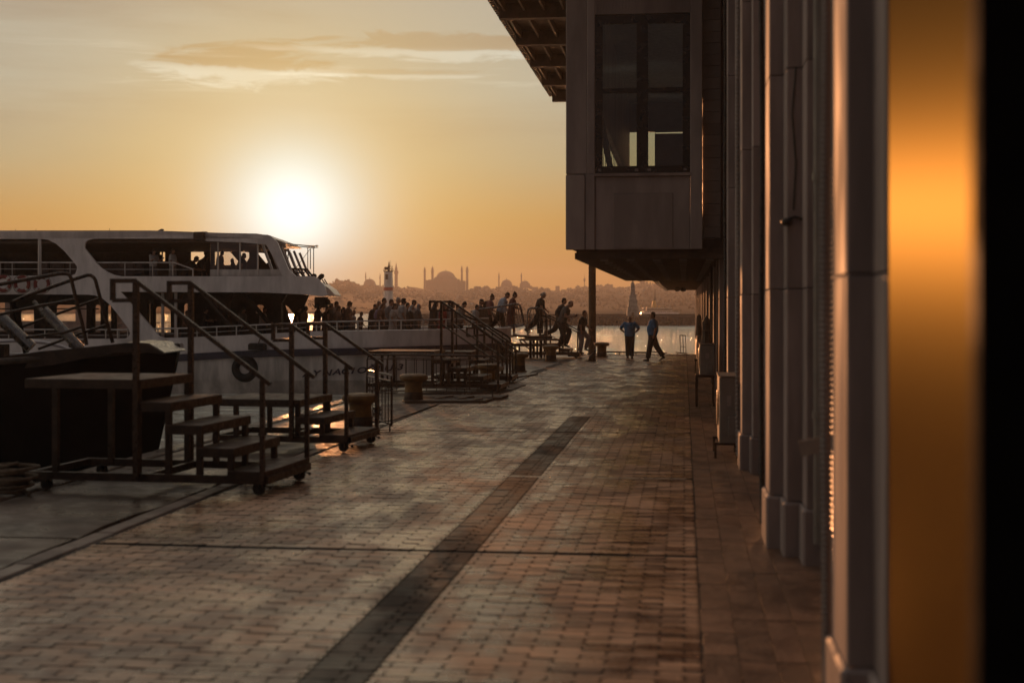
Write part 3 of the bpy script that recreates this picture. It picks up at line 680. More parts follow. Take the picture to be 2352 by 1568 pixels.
# bay shell: floor, ceiling, water-side wall with openings and balusters, far wall
bxp('bay_floor', bx0+.1, WX, yb0+.3, yb1, Zs+.02, Zs+.22, 'interior'); bxp('bay_ceiling', bx0+.1, WX, yb0+.3, yb1, Zt-.3, Zt, 'interior')
sw = MB(); oa = 37.0; ob = 50.5
sw.box(bx0+.12, bx0+.32, yb0+.35, oa, Zs, Zt).box(bx0+.12, bx0+.32, ob, yb1, Zs, Zt).box(bx0+.12, bx0+.32, oa, ob, Zs, 4.6).box(bx0+.12, bx0+.32, oa, ob, 7.05, Zt); sw.build('bay_side_wall', 'panelwhite', TB)
for i in range(int((ob-oa)/.9)): MB().box(bx0+.20, bx0+.218, oa+.3+i*.9, oa+.318+i*.9, 5.4, 7.75).build('baluster', 'interior', TB)
MB().bar((bx0+.3, oa+.2, 6.9), (bx0+.3, ob-3, 5.2), .14, .2).build('stair_string', 'interior', TB)
def bay_pt(x, y, lyd): # offset and height of the picture point on a cross wall at quay distance lyd
    n_ = Vector((.1201, .9928)); k_ = (x-CX)/F; z = lyd/(n_.x*k_+n_.y); X = k_*z; return (.9928*X-.1201*z, H+(HY-y)/F*z)
hs_ = []
for (xa_, ya_, xb_, yb_) in ((1446, 303, 1504, 384), (1505, 303, 1572, 308)):
    a = bay_pt(xa_, yb_, yb1); b = bay_pt(xb_, ya_, yb1); hs_.append([(a[0], a[1]), (b[0], a[1]), (b[0], b[1]), (a[0], b[1])])
plate('bay_end_wall', [[(bx0+.1, Zs), (WX, Zs), (WX, Zt), (bx0+.1, Zt)]]+hs_, .2, 'interior', TB, yb1)
# soffit of the bay
sf = MB().box(bx0+.2, WX, yb0+.32, yb1, Zs-.06, Zs+.02).build('soffit', 'darkwood', TB)
y_ = yb0+.25; i = 0
while y_ < yb1:
    MB().box(bx0+.17+.0*i, WX-.01, y_, y_+.10, Zs-.20, Zs-.062).build('soffit_slat', 'darkwood', TB); y_ += .62; i += 1
lt = MB(); y_ = yb0+.62
while y_ < yb1-.3:
    for xr in (-1.75, -1.2, -.65, -.1, .45): lt.box(xr, xr+.16, y_-.30, y_-.26, Zs-.245, Zs-.12)
    y_ += 1.86
tag(lt.build('soffit_glints', 'acwhite', TB), kind='stuff')  # pale boxes standing in for sunlit reflections at the slat ends
# lower wing soffit beyond the bay
MB().box(-1.21, WX, yb1+.01, 92, Zs-.06, Zs+.05).build('soffit', 'darkwood', TB); MB().box(-1.21, -1.02, yb1+.01, 92, Zs-.22, Zs-.062).build('fascia', 'plaster_rough', TB)
y_ = yb1+.4
while y_ < 91: MB().box(-1.0, WX-.01, y_, y_+.12, Zs-.2, Zs-.062).build('soffit_slat', 'darkwood', TB); y_ += 1.5
MB().box(-1.21, WX, yb1+.01, 92, Zs+.05, 6.0).build('wing_wall', 'plaster_rough', TB)
for (a, b) in ((-.35, 74), (-.05, 76)): MB().ball((a, b, Zs-.32), (.16, .3, .12)).bar((a, b, Zs-.3), (a, b, Zs-.18), .05).build('soffit_lamp', 'black', TB)
# ---- eave canopy over the bay
ce0, ce1, cyn = -5.24, bx0+.1, 26.0
CZ = 10.38
bxp('canopy', ce0+.05, WX, cyn, yb1, CZ+.12, CZ+.3, 'darkwood', .02)
y_ = cyn+1.2
while y_ < yb1-.2: bxp('canopy_beam', ce0+.12, ce1, y_, y_+.30, CZ-.30, CZ+.115, 'darkwood'); y_ += 4.02
bxp('canopy_beam', ce0+.12, ce1, yb1-.2, yb1-.02, CZ-.05, CZ+.115, 'darkwood')
x_ = ce0+.25
while x_ < ce1: MB().box(x_, x_+.06, cyn, yb1-.2, CZ-.10, CZ+.117).build('canopy_rib', 'wood', TB); x_ += .55  # paler wood than the beams: orange sunlight on the ribs put into colour
te = MB(); y_ = cyn
while y_ < yb1: te.box(ce0-.06, ce0+.06, y_, y_+.13, CZ-.01, CZ+.34); y_ += .28
te.box(ce0-.01, ce0+.1, cyn, yb1, CZ+.02, CZ+.32); te.build('canopy_edge', 'rust', TB)

# ---- haze: even pale air over the harbour
HZB = MB().box(-1500, 1500, -40, 1700, -3.2, 43).mesh('haze'); hz = bpy.data.objects.new('haze', HZB); COL.objects.link(hz); hz['kind'] = 'stuff'; hz['label'] = 'warm evening haze over the harbour'; hz['category'] = 'haze'
hm = bpy.data.materials.new('haze_air'); hm.use_nodes = True; ht = NT(hm.node_tree); ht.n.clear()
vs = ht.add('ShaderNodeVolumePrincipled'); vs.inputs['Color'].default_value = (.95, .90, .86, 1); vs.inputs['Density'].default_value = .00045; vs.inputs['Anisotropy'].default_value = .40
oo = ht.add('ShaderNodeOutputMaterial'); ht.l.new(vs.outputs[0], oo.inputs['Volume']); HZB.materials.append(hm)
# ================================================================ FERRY
SP = Vector((-1.3, 50.5, 0)); SU = Vector((.1201, .9928, 0)); SV = Vector((.9928, -.1201, 0))
def sh_(x, y, d=0.0):
    """picture point on the ship's lengthwise plane at distance d behind its near side -> (s, z)"""
    k = (x-CX)/F; z = (SU.dot(SP)+d)/(SU.x*k+SU.y); P = Vector((k*z, z, 0)); return ((P-SP).dot(SV), H+(HY-y)/F*z)
def pl(pts, d=0.0): return [sh_(x, y, d) for x, y in pts]
FE = thing('passenger_ferry', 'large white two-deck passenger ferry moored bow-in, crowded with passengers leaving', 'ferry', tuple(SP), ANG)
BEAM = 9.0; HB = BEAM/2
def halfb(s): return HB if s < -8 else HB*(1-max(0, min(1, (s+8)/8.75))**3.4)
def lin(tab, s):
    for (a, b), (c, d) in zip(tab, tab[1:]):
        if a <= s <= c: return b+(d-b)*(s-a)/(c-a)
    return tab[0][1] if s < tab[0][0] else tab[-1][1]
TOPZ = [(-30, .86), (-14, .88), (-10.5, .93), (-5.5, 1.19), (0, 1.24), (.75, 1.26)]
STZ = [(-30, .27), (-14, .28), (-10.4, .33), (-8.3, .49), (-5.5, .55), (-2, .63), (.75, .68)]
stn = [-30, -24, -18, -14, -11, -9, -7.5, -6, -5, -4, -3, -2.2, -1.5, -.9, -.4, 0, .3, .55, .72]
def loft(levels, name, m, parent, out=0.0, deck=False):
    """levels: functions s -> z and narrowing"""
    mb = MB(); L = len(levels)
    for s in stn:
        for side in (-1, 1):
            for (fz, nar) in levels:
                b = max(.02, halfb(s)*1.0-nar*(1+max(0, s+8)*.16)+out) if halfb(s) > .3 else halfb(s)*(1-nar*.3)+out
                mb.v.append((s-(nar*.35 if s > -4 else 0), HB+side*b, fz(s)))
    for i in range(len(stn)-1):
        for sd in range(2):
            for j in range(L-1):
                a = i*2*L+sd*L+j; b = a+2*L; mb.f.append((a, b, b+1, a+1))
    e = (len(stn)-1)*2*L
    for j in range(L-1): mb.f.append((e+j, e+j+1, e+L+j+1, e+L+j))
    o = mb.build(name, m, parent, smooth=True); return o
loft([(lambda s: -1.75, .55), (lambda s: -.95, .16), (lambda s: -.62, .03), (lambda s: -.58, .0), (lambda s: lin(STZ, s)-.23, 0.0)], 'hull', 'whiteold', FE)
loft([(lambda s: lin(STZ, s)-.25, -.05), (lambda s: lin(STZ, s), -.05), (lambda s: lin(STZ, s)+.01, .0)], 'rubbing_strake', 'navy', FE, .02)
loft([(lambda s: lin(STZ, s), 0), (lambda s: lin(TOPZ, s), 0), (lambda s: lin(TOPZ, s)+.015, .06), (lambda s: .5, .07)], 'bulwark', 'white', FE)
dk = MB(); DZ = .60
for s in stn:
    b = max(.02, halfb(s)-.08); dk.v += [(s, HB-b, DZ), (s, HB+b, DZ)]
for i in range(len(stn)-1): a = 2*i; dk.f.append((a, a+1, a+3, a+2))
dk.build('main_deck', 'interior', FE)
# side shell with its swooping openings
outer = pl([(-420, 529), (0, 529.5), (235, 531), (349, 529.5), (457, 534), (590, 536.5), (622, 541.6), (638, 557), (663, 618), (680, 634), (720, 634.5), (731, 640), (745, 655), (754, 677), (740, 681), (700, 676), (600, 671.5), (279, 670), (352, 754), (365, 770), (384, 777.5), (384, 781), (279, 781), (288, 778), (296, 773), (300, 766), (298, 757), (276, 727), (254, 700), (235, 684), (220, 678.5), (203, 676.5), (100, 676), (-400, 675.6)])
opA = pl([(-300, 549), (95, 548.6), (112, 551), (130, 560), (149, 576.5), (173, 605), (178, 612), (178, 618), (174, 629), (165, 633), (-300, 633)])
opB = pl([(196, 562), (198, 556), (203, 552), (215, 549), (241, 547), (344, 544), (348, 540), (452, 540), (454, 546), (476, 554), (560, 557), (612, 562), (628, 590), (650, 634.5), (279, 634.5), (262, 631), (247.6, 624), (234, 615), (222, 603.5), (196, 570)])
plate('side_shell', [outer, opA, opB], .10, 'white', FE, 0.0)
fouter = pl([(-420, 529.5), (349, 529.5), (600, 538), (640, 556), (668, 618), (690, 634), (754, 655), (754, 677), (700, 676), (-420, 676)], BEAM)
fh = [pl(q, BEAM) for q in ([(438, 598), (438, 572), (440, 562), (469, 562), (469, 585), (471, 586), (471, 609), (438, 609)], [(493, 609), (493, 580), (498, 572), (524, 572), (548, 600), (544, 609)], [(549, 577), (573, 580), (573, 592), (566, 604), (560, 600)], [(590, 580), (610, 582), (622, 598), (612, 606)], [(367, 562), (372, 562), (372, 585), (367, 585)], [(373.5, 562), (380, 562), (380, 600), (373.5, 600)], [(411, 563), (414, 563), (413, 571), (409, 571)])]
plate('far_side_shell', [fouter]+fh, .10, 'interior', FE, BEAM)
def deckpoly(s0, s1, z0, z1, name, m, y0=.05, y1=BEAM-.05): return MB().box(s0, s1, y0, y1, z0, z1).build(name, m, FE)
s_r = sh_(622, 540)[0]; s_n = sh_(735, 660)[0]
roof = MB().prism([(-34, 4.68), (-34, 4.80), (-13.3, 4.84), (s_r-2.4, 4.76), (s_r-.1, 4.66), (s_r+.1, 4.52), (s_r-.3, 4.52)], -.05, BEAM+.05)
roof.v = [(x-(.155*y if x > s_r-3 else 0), y, z) for x, y, z in roof.v]; roof.build('roof', 'white', FE)
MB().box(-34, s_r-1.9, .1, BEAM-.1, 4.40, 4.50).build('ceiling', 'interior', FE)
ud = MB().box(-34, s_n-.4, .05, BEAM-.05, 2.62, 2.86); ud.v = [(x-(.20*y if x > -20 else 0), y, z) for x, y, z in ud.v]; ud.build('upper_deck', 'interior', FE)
# rounded nose of the upper deck
no = MB(); N = 14
for i, (sx, zt, zb, wd) in enumerate(((s_n-1.6, 3.17, 2.60, 1.0), (s_n-.6, 3.15, 2.52, .93), (s_n-.1, 2.98, 2.48, .84), (s_n+.25, 2.75, 2.46, .72), (s_n+.45, 2.52, 2.45, .6))):
    b = HB*wd; no.v += [(sx, HB-b, zb), (sx, HB-b, zt), (sx, HB+b, zt), (sx, HB+b, zb)]
for i in range(4):
    a = i*4
    for j in range(4): no.f.append((a+j, a+(j+1) % 4, a+4+(j+1) % 4, a+4+j))
no.f += [(0, 3, 2, 1), (16, 17, 18, 19)]
no.v = [(x-.20*y, y, z) for x, y, z in no.v]; no.build('upper_nose', 'white', FE)
# wheelhouse front: slanted windscreen posts and low wall
for (xa_, ya_, xb_, yb_) in ((626, 560, 656, 634), (600, 559, 628, 634)):
    for d_ in (.3, 2.4, 4.5, 6.6, 8.7):
        a = sh_(xa_, ya_, 0); b = sh_(xb_, yb_, 0); o_ = -.16*d_; MB().bar((a[0]+o_, d_, a[1]), (b[0]+o_, d_, b[1]), .07, .09).build('windscreen_post', 'whiteold', FE)  # posts coloured pale to imitate sun glare washing over them
a = sh_(480, 620); b = sh_(655, 634); MB().box(a[0], b[0], .12, .18, b[1]-.05, a[1]+.02).build('cabin_side', 'whiteold', FE)
for x_ in (498.5, 549, 590): q0 = sh_(x_, 556); q1 = sh_(x_, 634); MB().bar((q0[0], .12, q0[1]), (q1[0], .12, q1[1]), .05).build('window_post', 'whiteold', FE)
for (xa_, xb_) in ((480, 498), (499.5, 549), (550, 590)): a = sh_(xa_, 558); b = sh_(xb_, 619); MB().box(a[0], b[0], .14, .15, b[1], a[1]).build('side_window', 'glass', FE)
# lower saloon: near inner wall pillars and far wall with windows
LW = [(-40, 695, 24, 766), (48, 712, 84, 766), (130, 700, 205, 764), (219, 700, 232, 766), (248, 700, 259, 766), (267, 700, 300, 766), (341, 697, 351, 756), (358, 704, 395, 767), (423, 697, 445, 768), (588, 700, 607, 720)]
lo = pl([(-420, 674), (712, 674), (700, 700), (690, 790), (-420, 790)], BEAM-.3); tri = pl([(655, 700), (664, 706), (676, 722), (671, 742), (664, 728)], BEAM-.3)
def rrect(x0, y0, x1, y1, r=5): return [(x0+r, y0), (x1-r, y0), (x1-r*.3, y0+r*.3), (x1, y0+r), (x1, y1-r), (x1-r*.3, y1-r*.3), (x1-r, y1), (x0+r, y1), (x0+r*.3, y1-r*.3), (x0, y1-r), (x0, y0+r), (x0+r*.3, y0+r*.3)]
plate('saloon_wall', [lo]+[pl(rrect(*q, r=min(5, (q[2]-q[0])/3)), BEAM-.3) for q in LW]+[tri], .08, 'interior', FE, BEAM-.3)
for q in LW:
    a = sh_(q[0], q[1], BEAM-.3); b = sh_(q[2], q[3], BEAM-.3); MB().box(a[0]-.02, b[0]+.02, BEAM-.31, BEAM-.30, b[1]-.02, a[1]+.02).build('saloon_window', 'glass', FE)
for (x_, wpx) in ((95, 24), (208, 10), (240, 9), (263, 7), (335, 14), (352, 6), (403, 14), (520, 16), (640, 18)):
    a = sh_(x_-wpx/2, 676, 5); b = sh_(x_+wpx/2, 790, 5); MB().prism([(a[0]-.2, a[1]), (b[0]+.2, a[1]), (b[0], a[1]-.35), (b[0], .6), (a[0], .6), (a[0], a[1]-.35)], 4.8, 5.1).build('saloon_pillar', 'interior', FE)
a = sh_(205, 699, 5); MB().box(a[0]-6, a[0]+.4, 5, 5.05, 1.95, 2.0).build('luggage_rail', 'interior', FE)
MB().box(-30, -1.3, 6.5, 7.0, .6, 1.0).build('bench', 'seat', FE); MB().box(-30, -6.2, 3.0, 3.4, .6, 1.02).build('bench', 'seat', FE)
# lower deck struts near the bow (slanted frames)
for (xa_, ya_, xb_, yb_, d_) in ((467, 672, 540, 758, .6), (563, 676, 640, 770, 2.2)):
    a = sh_(xa_, ya_, d_); b = sh_(xb_, yb_, d_); MB().bar((a[0], d_, a[1]), (b[0], d_, b[1]), .3, .10).build('strut', 'interior', FE)
for (x_, d_) in ((374, .5), (404, .4)): a = sh_(x_, 672, d_); MB().bar((a[0], d_, a[1]), (a[0], d_, .6), .09).build('deck_post', 'whiteold', FE)
# fore deck gear under the nose: lamp box, hanging bell, ladder
a = sh_(737, 684, 3.5); MB().box(a[0]-.2, a[0]+.22, 3.3, 3.7, a[1]-.38, a[1]+.03).build('searchlight_box', 'interior', FE)
a = sh_(744, 696, 3.5); MB().lathe([(.03, .15), (.10, .08), (.14, -.08), (.17, -.10)], 10).build('bell', 'darkmetal', FE, loc=(a[0]+.15, 3.5, a[1]+.02))
MB().tube([(sh_(718, 698, 3.5)[0], 3.5, sh_(718, 698, 3.5)[1]), (sh_(724, 708, 3.5)[0], 3.5, sh_(724, 708, 3.5)[1]), (sh_(738, 705, 3.5)[0], 3.5, sh_(738, 705, 3.5)[1]), (a[0]+.12, 3.5, a[1]+.15)], .02, 5).build('bell_cable', 'darkmetal', FE)
# seats on the upper deck
st_me = MB().bevbox(-.22, .22, -.05, .05, 0, .42, .04).bevbox(-.22, .22, -.40, -.05, -.06, .0, .02).box(-.16, .16, -.2, -.1, -.45, -.06); sm_ = st_me.mesh('seat'); sm_.materials.append(M['seat'])
for i in range(15):
    s_ = sh_(8, 620, .9)[0]-3.5+i*.62
    if 5 < i < 8 or s_ > -9.7: continue
    for d_ in (1.1, 2.2): link('seat', sm_, None, FE, (s_, d_, 3.32))
for x_ in (262, 277, 296): link('seat', sm_, None, FE, (sh_(x_, 620, .9)[0], .9, 3.30))
# rails
def rail(name, px_pts, d, r, m='whiteold'): 
    mb = MB().tube([(lambda q: (q[0], d, q[1]))(sh_(x, y, d)) for x, y in px_pts], r, 6); return mb.build(name, m, FE, smooth=True)
rail('upper_rail', [(-300, 602), (178, 603), (222, 603), (400, 603), (443, 618), (443, 634)], -.02, .028); rail('upper_mid_rail', [(-300, 617), (180, 618)], -.02, .012); rail('upper_mid_rail', [(236, 618.5), (444, 619)], -.02, .012)
for x_ in (-120, 0, 28, 161, 287, 351, 397): rail('rail_post', [(x_, 603), (x_, 634)], -.02, .018)
rail('upper_pillar', [(91.5, 549), (91.5, 634)], .0, .07)
def rail2(name, tab, dz, r):
    mb = MB(); pts = []
    for s in [x_*.5 for x_ in range(-60, 0)]+[-.2, 0]:
        if s > -13.4 or tab == 0: pts.append((s, HB-max(halfb(s)-.04, 0), lin(TOPZ, s)+dz(s)))
    mb.tube(pts, r, 6); return mb.build(name, 'whiteold', FE, smooth=True)
pz = lambda s: lin([(-30, .36), (-13, .34), (-10, .36), (-5.5, .33), (0, .39)], s)
rail2('bow_rail', 1, lambda s: pz(s), .03); rail2('bow_mid_rail', 1, lambda s: pz(s)*.48, .011)
s_ = -13.2
while s_ < -.2:
    MB().tube([(s_, HB-halfb(s_)+.04, lin(TOPZ, s_)-.02), (s_, HB-halfb(s_)+.04, lin(TOPZ, s_)+pz(s_))], .026, 6).build('rail_post', 'whiteold', FE); s_ += .74
rail('stern_rail', [(-300, 756), (293, 757), (294, 778)], -.02, .03); rail('stern_mid_rail', [(-300, 769), (296, 770)], -.02, .011)
for x_ in (-100, 20, 55, 103, 150, 200, 243, 270): rail('rail_post', [(x_, 757), (x_, 779)], -.02, .022)
# flying frame above the nose
ca = MB(); c0 = sh_(610, 572, 4.5); c1 = sh_(721, 566, 4.5)
ring = []
for k in range(28):
    t = 2*math.pi*k/28; ring.append((c0[0]+(c1[0]-c0[0])*(.5+.5*math.cos(t)), 4.5+2.3*math.sin(t), c1[1]+.10-.08*math.cos(t)+(.04 if math.sin(t) > 0 else -.04)))
ca.tube(ring, .02, 5, closed=True); ca.tube([(x, y*.999, z-.06) for x, y, z in ring], .012, 5, closed=True)
for k in (2, 5, 9, 12): ca.tube([ring[k], ring[-k]], .014, 5)
ca.build('awning_frame', 'steel', FE)
aw = MB(); n = len(aw.v); aw.v += [tuple(p) for p in ring[8:21]]+[(ring[14][0]-1.2, 4.5+3, 4.4), (ring[14][0]-1.2, 4.5-3, 4.4)]; aw.f.append(tuple(range(len(aw.v)))); 
for (x_, y0_, y1_, d_) in ((657, 573, 632, 3.0), (662, 571, 618, 6.0), (707, 569, 618, 6.2), (713, 571, 618, 3.0), (720.5, 567, 630, 4.5)):
    a = sh_(x_, y0_, d_); b = sh_(x_, y1_, d_); MB().tube([(a[0], d_, a[1]), (b[0], d_, b[1])], .018, 5).build('awning_post', 'steel', FE)
for (xa_, ya_, xb_, yb_) in ((712, 572, 672, 626), (668, 575, 646, 608)):
    a = sh_(xa_, ya_, 3.2); b = sh_(xb_, yb_, 3.2); MB().tube([(a[0], 3.2, a[1]), (b[0], 3.2, b[1])], .011, 5).build('stay', 'steel', FE)
fr = MB(); P_ = lambda x, y, d=3.0: (lambda q: Vector((q[0], d, q[1])))(sh_(x, y, d))
fr.bar(P_(660, 616.5), P_(708, 619), .07); 
for (xa_, xb_) in ((672, 684), (684, 697), (697, 712), (660, 676)): fr.bar(P_(xa_, 617.5), P_(xb_, 635), .06)
fr.bar(P_(665, 628), P_(700, 626), .05); fr.bar(P_(706, 619), P_(722, 640), .06)
fr.build('pulpit_frame', 'interior', FE)
# anchors' flukes on the nose
for (xa_, ya_, xb_, yb_, w_) in ((712, 652, 724, 629, .20), (727, 646, 743, 630, .17)):
    a, b = P_(xa_, ya_, .5), P_(xb_, yb_, .5); mb = MB(); d_ = (b-a).normalized(); sd = Vector((-d_.z, 0, d_.x)); prof = [(0, .35), (.3, .8), (.7, 1), (.9, .8), (1, .25)]
    poly = [a+(b-a)*t+sd*(w_/2*k_) for t, k_ in prof]+[a+(b-a)*t-sd*(w_/2*k_) for t, k_ in prof[::-1]]
    mb.prism([(p.x, p.z) for p in poly], .44, .56); mb.build('anchor_fluke', 'darkmetal', FE)
MB().tube([P_(690, 668, .3), P_(712, 652, .5)], .05, 6).build('anchor_shank', 'darkmetal', FE)
for (xa_, ya_, xb_, yb_) in ((740, 642, 760, 664), (745, 641, 764, 663)): MB().tube([P_(xa_, ya_, 4.5), P_(xb_-12, yb_-10, 4.5)], .025, 5).build('jackstaff', 'darkmetal', FE)
MB().prism([(P_(733, 652, 4.5).x, P_(733, 652, 4.5).z), (P_(750, 658, 4.5).x, P_(750, 658, 4.5).z), (P_(742, 661, 4.5).x, P_(742, 661, 4.5).z)], 4.2, 4.8).build('fairlead', 'darkmetal', FE)
# roof fittings
a = sh_(334, 529); MB().prism([(a[0]-.1, 4.8), (a[0]+.22, 4.96), (a[0]+.18, 4.84), (a[0]+.0, 4.80)], 1.0, 1.3).build('roof_bracket', 'darkmetal', FE)
for x_ in (20, 70, 105, 240, 411, 462): a = sh_(x_, 530); MB().bevbox(a[0]-.09, a[0]+.09, .3, .5, 4.70, 4.86 if x_ < 300 else 4.81, .02).build('roof_cleat', 'darkmetal', FE)
for x_ in (22, 70, 240): a = sh_(x_, 530); MB().bar((a[0], .4, 4.8), (a[0]+.03, .4, 4.95), .012).build('aerial', 'darkmetal', FE)
a = sh_(461, 536); MB().bevbox(a[0]-.2, a[0]+.2, -.25, -.04, a[1]-.25, a[1]+.05, .03).build('deck_lamp', 'darkmetal', FE)
# name on the bow
nm = 'AYNACIO\u011eLU-3'; xs = [704, 725.5, 750.5, 772.5, 791.5, 809.5, 830, 850.5, 871, 891.5, 905, 921]
for ch, x_ in zip(nm, [704, 725, 750, 773, 792, 809, 830, 851, 871, 892, 906, 919]):
    zz = 2.1+(HY-lin([(700, 862), (760, 857.5), (830, 853), (925, 846)], x_))/F*51.5; s = sh_(x_, 855, 0)[0]; b = HB-halfb(s)
    s = sh_(x_, 855, b)[0]; b = HB-halfb(s); ds = .05; ang = math.atan2((HB-halfb(s+ds))-(HB-halfb(s-ds)), 2*ds)
    text_mesh('name_letter', ch, .30, 'navy', FE, (s, b-.035+.02, zz-.04), (math.radians(90), 0, ang), 1.45, .008, .25)
# ---- things hanging on the ferry
def lifebuoy(x, y, word):
    c = pt(x, y, 52.6); R_ = .255; t = thing('lifebuoy', word, 'lifebuoy', tuple(c+Vector((0, -.62, 0))), ANG, 'lifebuoys on the upper deck rail')
    mb = MB().tube([(R_*math.cos(a), 0, R_*math.sin(a)) for a in [k*2*math.pi/28 for k in range(28)]], .07, 8, closed=True); mb.build('ring', 'red', t, smooth=True)
    for k in range(4):
        a0 = k*math.pi/2+.785; MB().tube([(R_*math.cos(a), 0, R_*math.sin(a)) for a in (a0-.17, a0-.05, a0+.05, a0+.17)], .075, 8).build('band', 'whiteold', t, smooth=True)
    MB().tube([((R_+.10)*math.cos(a), 0, (R_+.10)*math.sin(a)) for a in [k*2*math.pi/20 for k in range(20)]], .012, 4, closed=True).build('grab_line', 'rope', t)
for (x, y, l) in ((21, 652, 'red and white lifebuoy, leftmost of the three hung below the upper deck rail'), (64, 653, 'red and white lifebuoy, middle of the three hung below the upper deck rail'), (109, 653, 'red and white lifebuoy, rightmost of the three below the upper deck rail')): lifebuoy(x, y, l)
def tyre(c, R_, r_, label, rz=ANG, group='tyre fenders on the ferry hull'):
    t = thing('tyre_fender', label, 'tyre', tuple(c), rz, group); mb = MB(); prof = []
    for k in range(12): a = 2*math.pi*k/12; prof.append((math.cos(a)*r_*1.0, math.sin(a)*r_*1.15))
    n0 = 0; seg = 28
    for i in range(seg):
        a = 2*math.pi*i/seg
        for (u_, v_) in prof: mb.v.append(((R_-r_+u_)*math.cos(a), v_, (R_-r_+u_)*math.sin(a)))
    for i in range(seg):
        for k in range(12): j = (i+1) % seg; mb.f.append((i*12+k, i*12+(k+1) % 12, j*12+(k+1) % 12, j*12+k))
    mb.build('tyre', 'rubber', t, smooth=True); MB().tube([(0, -.05, R_-.1), (.06, .05, R_+.25), (.05, .12, R_+.5)], .02, 6).build('rope', 'rope', t)
    return t
c = pt(563, 846, 51.55); tyre(c, .50, .155, 'black tyre fender hung on the white hull below the rubbing strake, amidships')
c = pt(497, 850, 51.6); c = pt(286, 852, 51.9); tyre(c, .50, .155, 'black tyre fender on the hull, half hidden behind the near boarding steps')
bf = thing('rubber_block_fender', 'small black rubber block fender hanging over the ferry strake above the tyre', 'fender', tuple(pt(591, 796, 51.3)), ANG); MB().bevbox(-.33, .33, -.1, .12, -.11, .13, .05).build('block', 'rubber', bf); MB().tube([(0, .1, .1), (.1, .15, .4)], .02, 5).build('rope', 'rope', bf)

# ---- second ferry behind, seen through the lower saloon windows
sf2 = thing('white_ferry_behind', 'another white ferry moored beyond, glimpsed through the windows of the big ferry', 'ferry', (-11.5, 63.5, 0), ANG)
MB().prism([(-24, -1.5), (-1, -1.5), (.6, .9), (-6, .75), (-24, .7)], 0, 6).build('hull', 'white', sf2)
cb = MB()
plate('cabin', [[(-22, .7), (-5.5, .7), (-6.6, 2.9), (-22, 2.9)]]+[[(-20+i*1.7, 1.4), (-18.8+i*1.7, 1.4), (-18.8+i*1.7, 2.3), (-20+i*1.7, 2.3)] for i in range(8)], .1, 'whiteold', sf2, .6)
MB().box(-22.4, -5.9, .3, 5.7, 2.9, 3.05).build('roof', 'white', sf2)
mb = MB().tube([(-24, .1, 1.25), (-6, .1, 1.3), (.4, 1.5, 1.45)], .025, 5); mb.tube([(-24, .1, 1.0), (-6, .1, 1.05), (.4, 1.5, 1.2)], .012, 5)
for i in range(22): mb.bar((-23+i*1.05, .1+(max(0, i-17)*.3), .7), (-23+i*1.05, .1+(max(0, i-17)*.3), 1.28), .03)
mb.build('bow_rail', 'whiteold', sf2)

# ---- far ferry with funnel
ff0 = pt(1516, 723, 520); ff = thing('far_ferry', 'distant white steam ferry with a glinting yellow funnel, behind the breakwater', 'ferry', (ff0.x, 520, WATER)); k = 520/F
def up(y): return (HY-y)*k+H-WATER
MB().prism([(-45*k, -.5), (40*k, -.5), (45*k, up(718)), (34*k, up(717)), (-42*k, up(717))], 0, 5).build('hull', 'white', ff)
MB().box(-36*k, 20*k, .3, 4.7, up(717), up(714)).build('lower_cabin', 'whiteold', ff); MB().box(-40*k, 28*k, -.1, 5.1, up(714), up(713)).build('upper_deck', 'white', ff)
MB().box(-30*k, 24*k, .5, 4.5, up(713), up(708.5)).build('upper_cabin', 'interior', ff); MB().box(-38*k, 27*k, 0, 5, up(708.5), up(707)).build('roof', 'whiteold', ff)
for i in range(12): MB().box(-33*k+i*5*k, -30.5*k+i*5*k, .24, .3, up(716.5), up(714.6)).build('window', 'interior', ff)
for i in range(8): MB().box(-26*k+i*6*k, -22*k+i*6*k, .44, .5, up(712.5), up(709.3)).build('window', 'glass', ff)
MB().lathe([(5.5*k, up(707)), (5.2*k, up(703)), (4.2*k, up(696)), (3.6*k, up(690))], 14).build('funnel', 'gold', ff, loc=(-12*k, 2.5, 0), smooth=True)
MB().lathe([(3.6*k, up(690)), (3.5*k, up(687)), (1.4*k, up(680)), (.7*k, up(663))], 8).build('mast', 'darkmetal', ff, loc=(-10*k, 2.5, 0))
MB().lathe([(2.5*k, up(707)), (2*k, up(701))], 8).build('vent', 'gold', ff, loc=(-1*k, 2.5, 0)); MB().box(-30*k, -19*k, 1, 3, up(707), up(704.5)).build('life_raft', 'gold', ff); MB().lathe([(.9*k, up(707)), (.7*k, up(700))], 6).build('vent', 'gold', ff, loc=(-42*k, 2.5, 0))
MB().bar((17*k, 2.5, up(707)), (17*k, 2.5, up(684)), .07).build('signal_mast', 'darkmetal', ff)

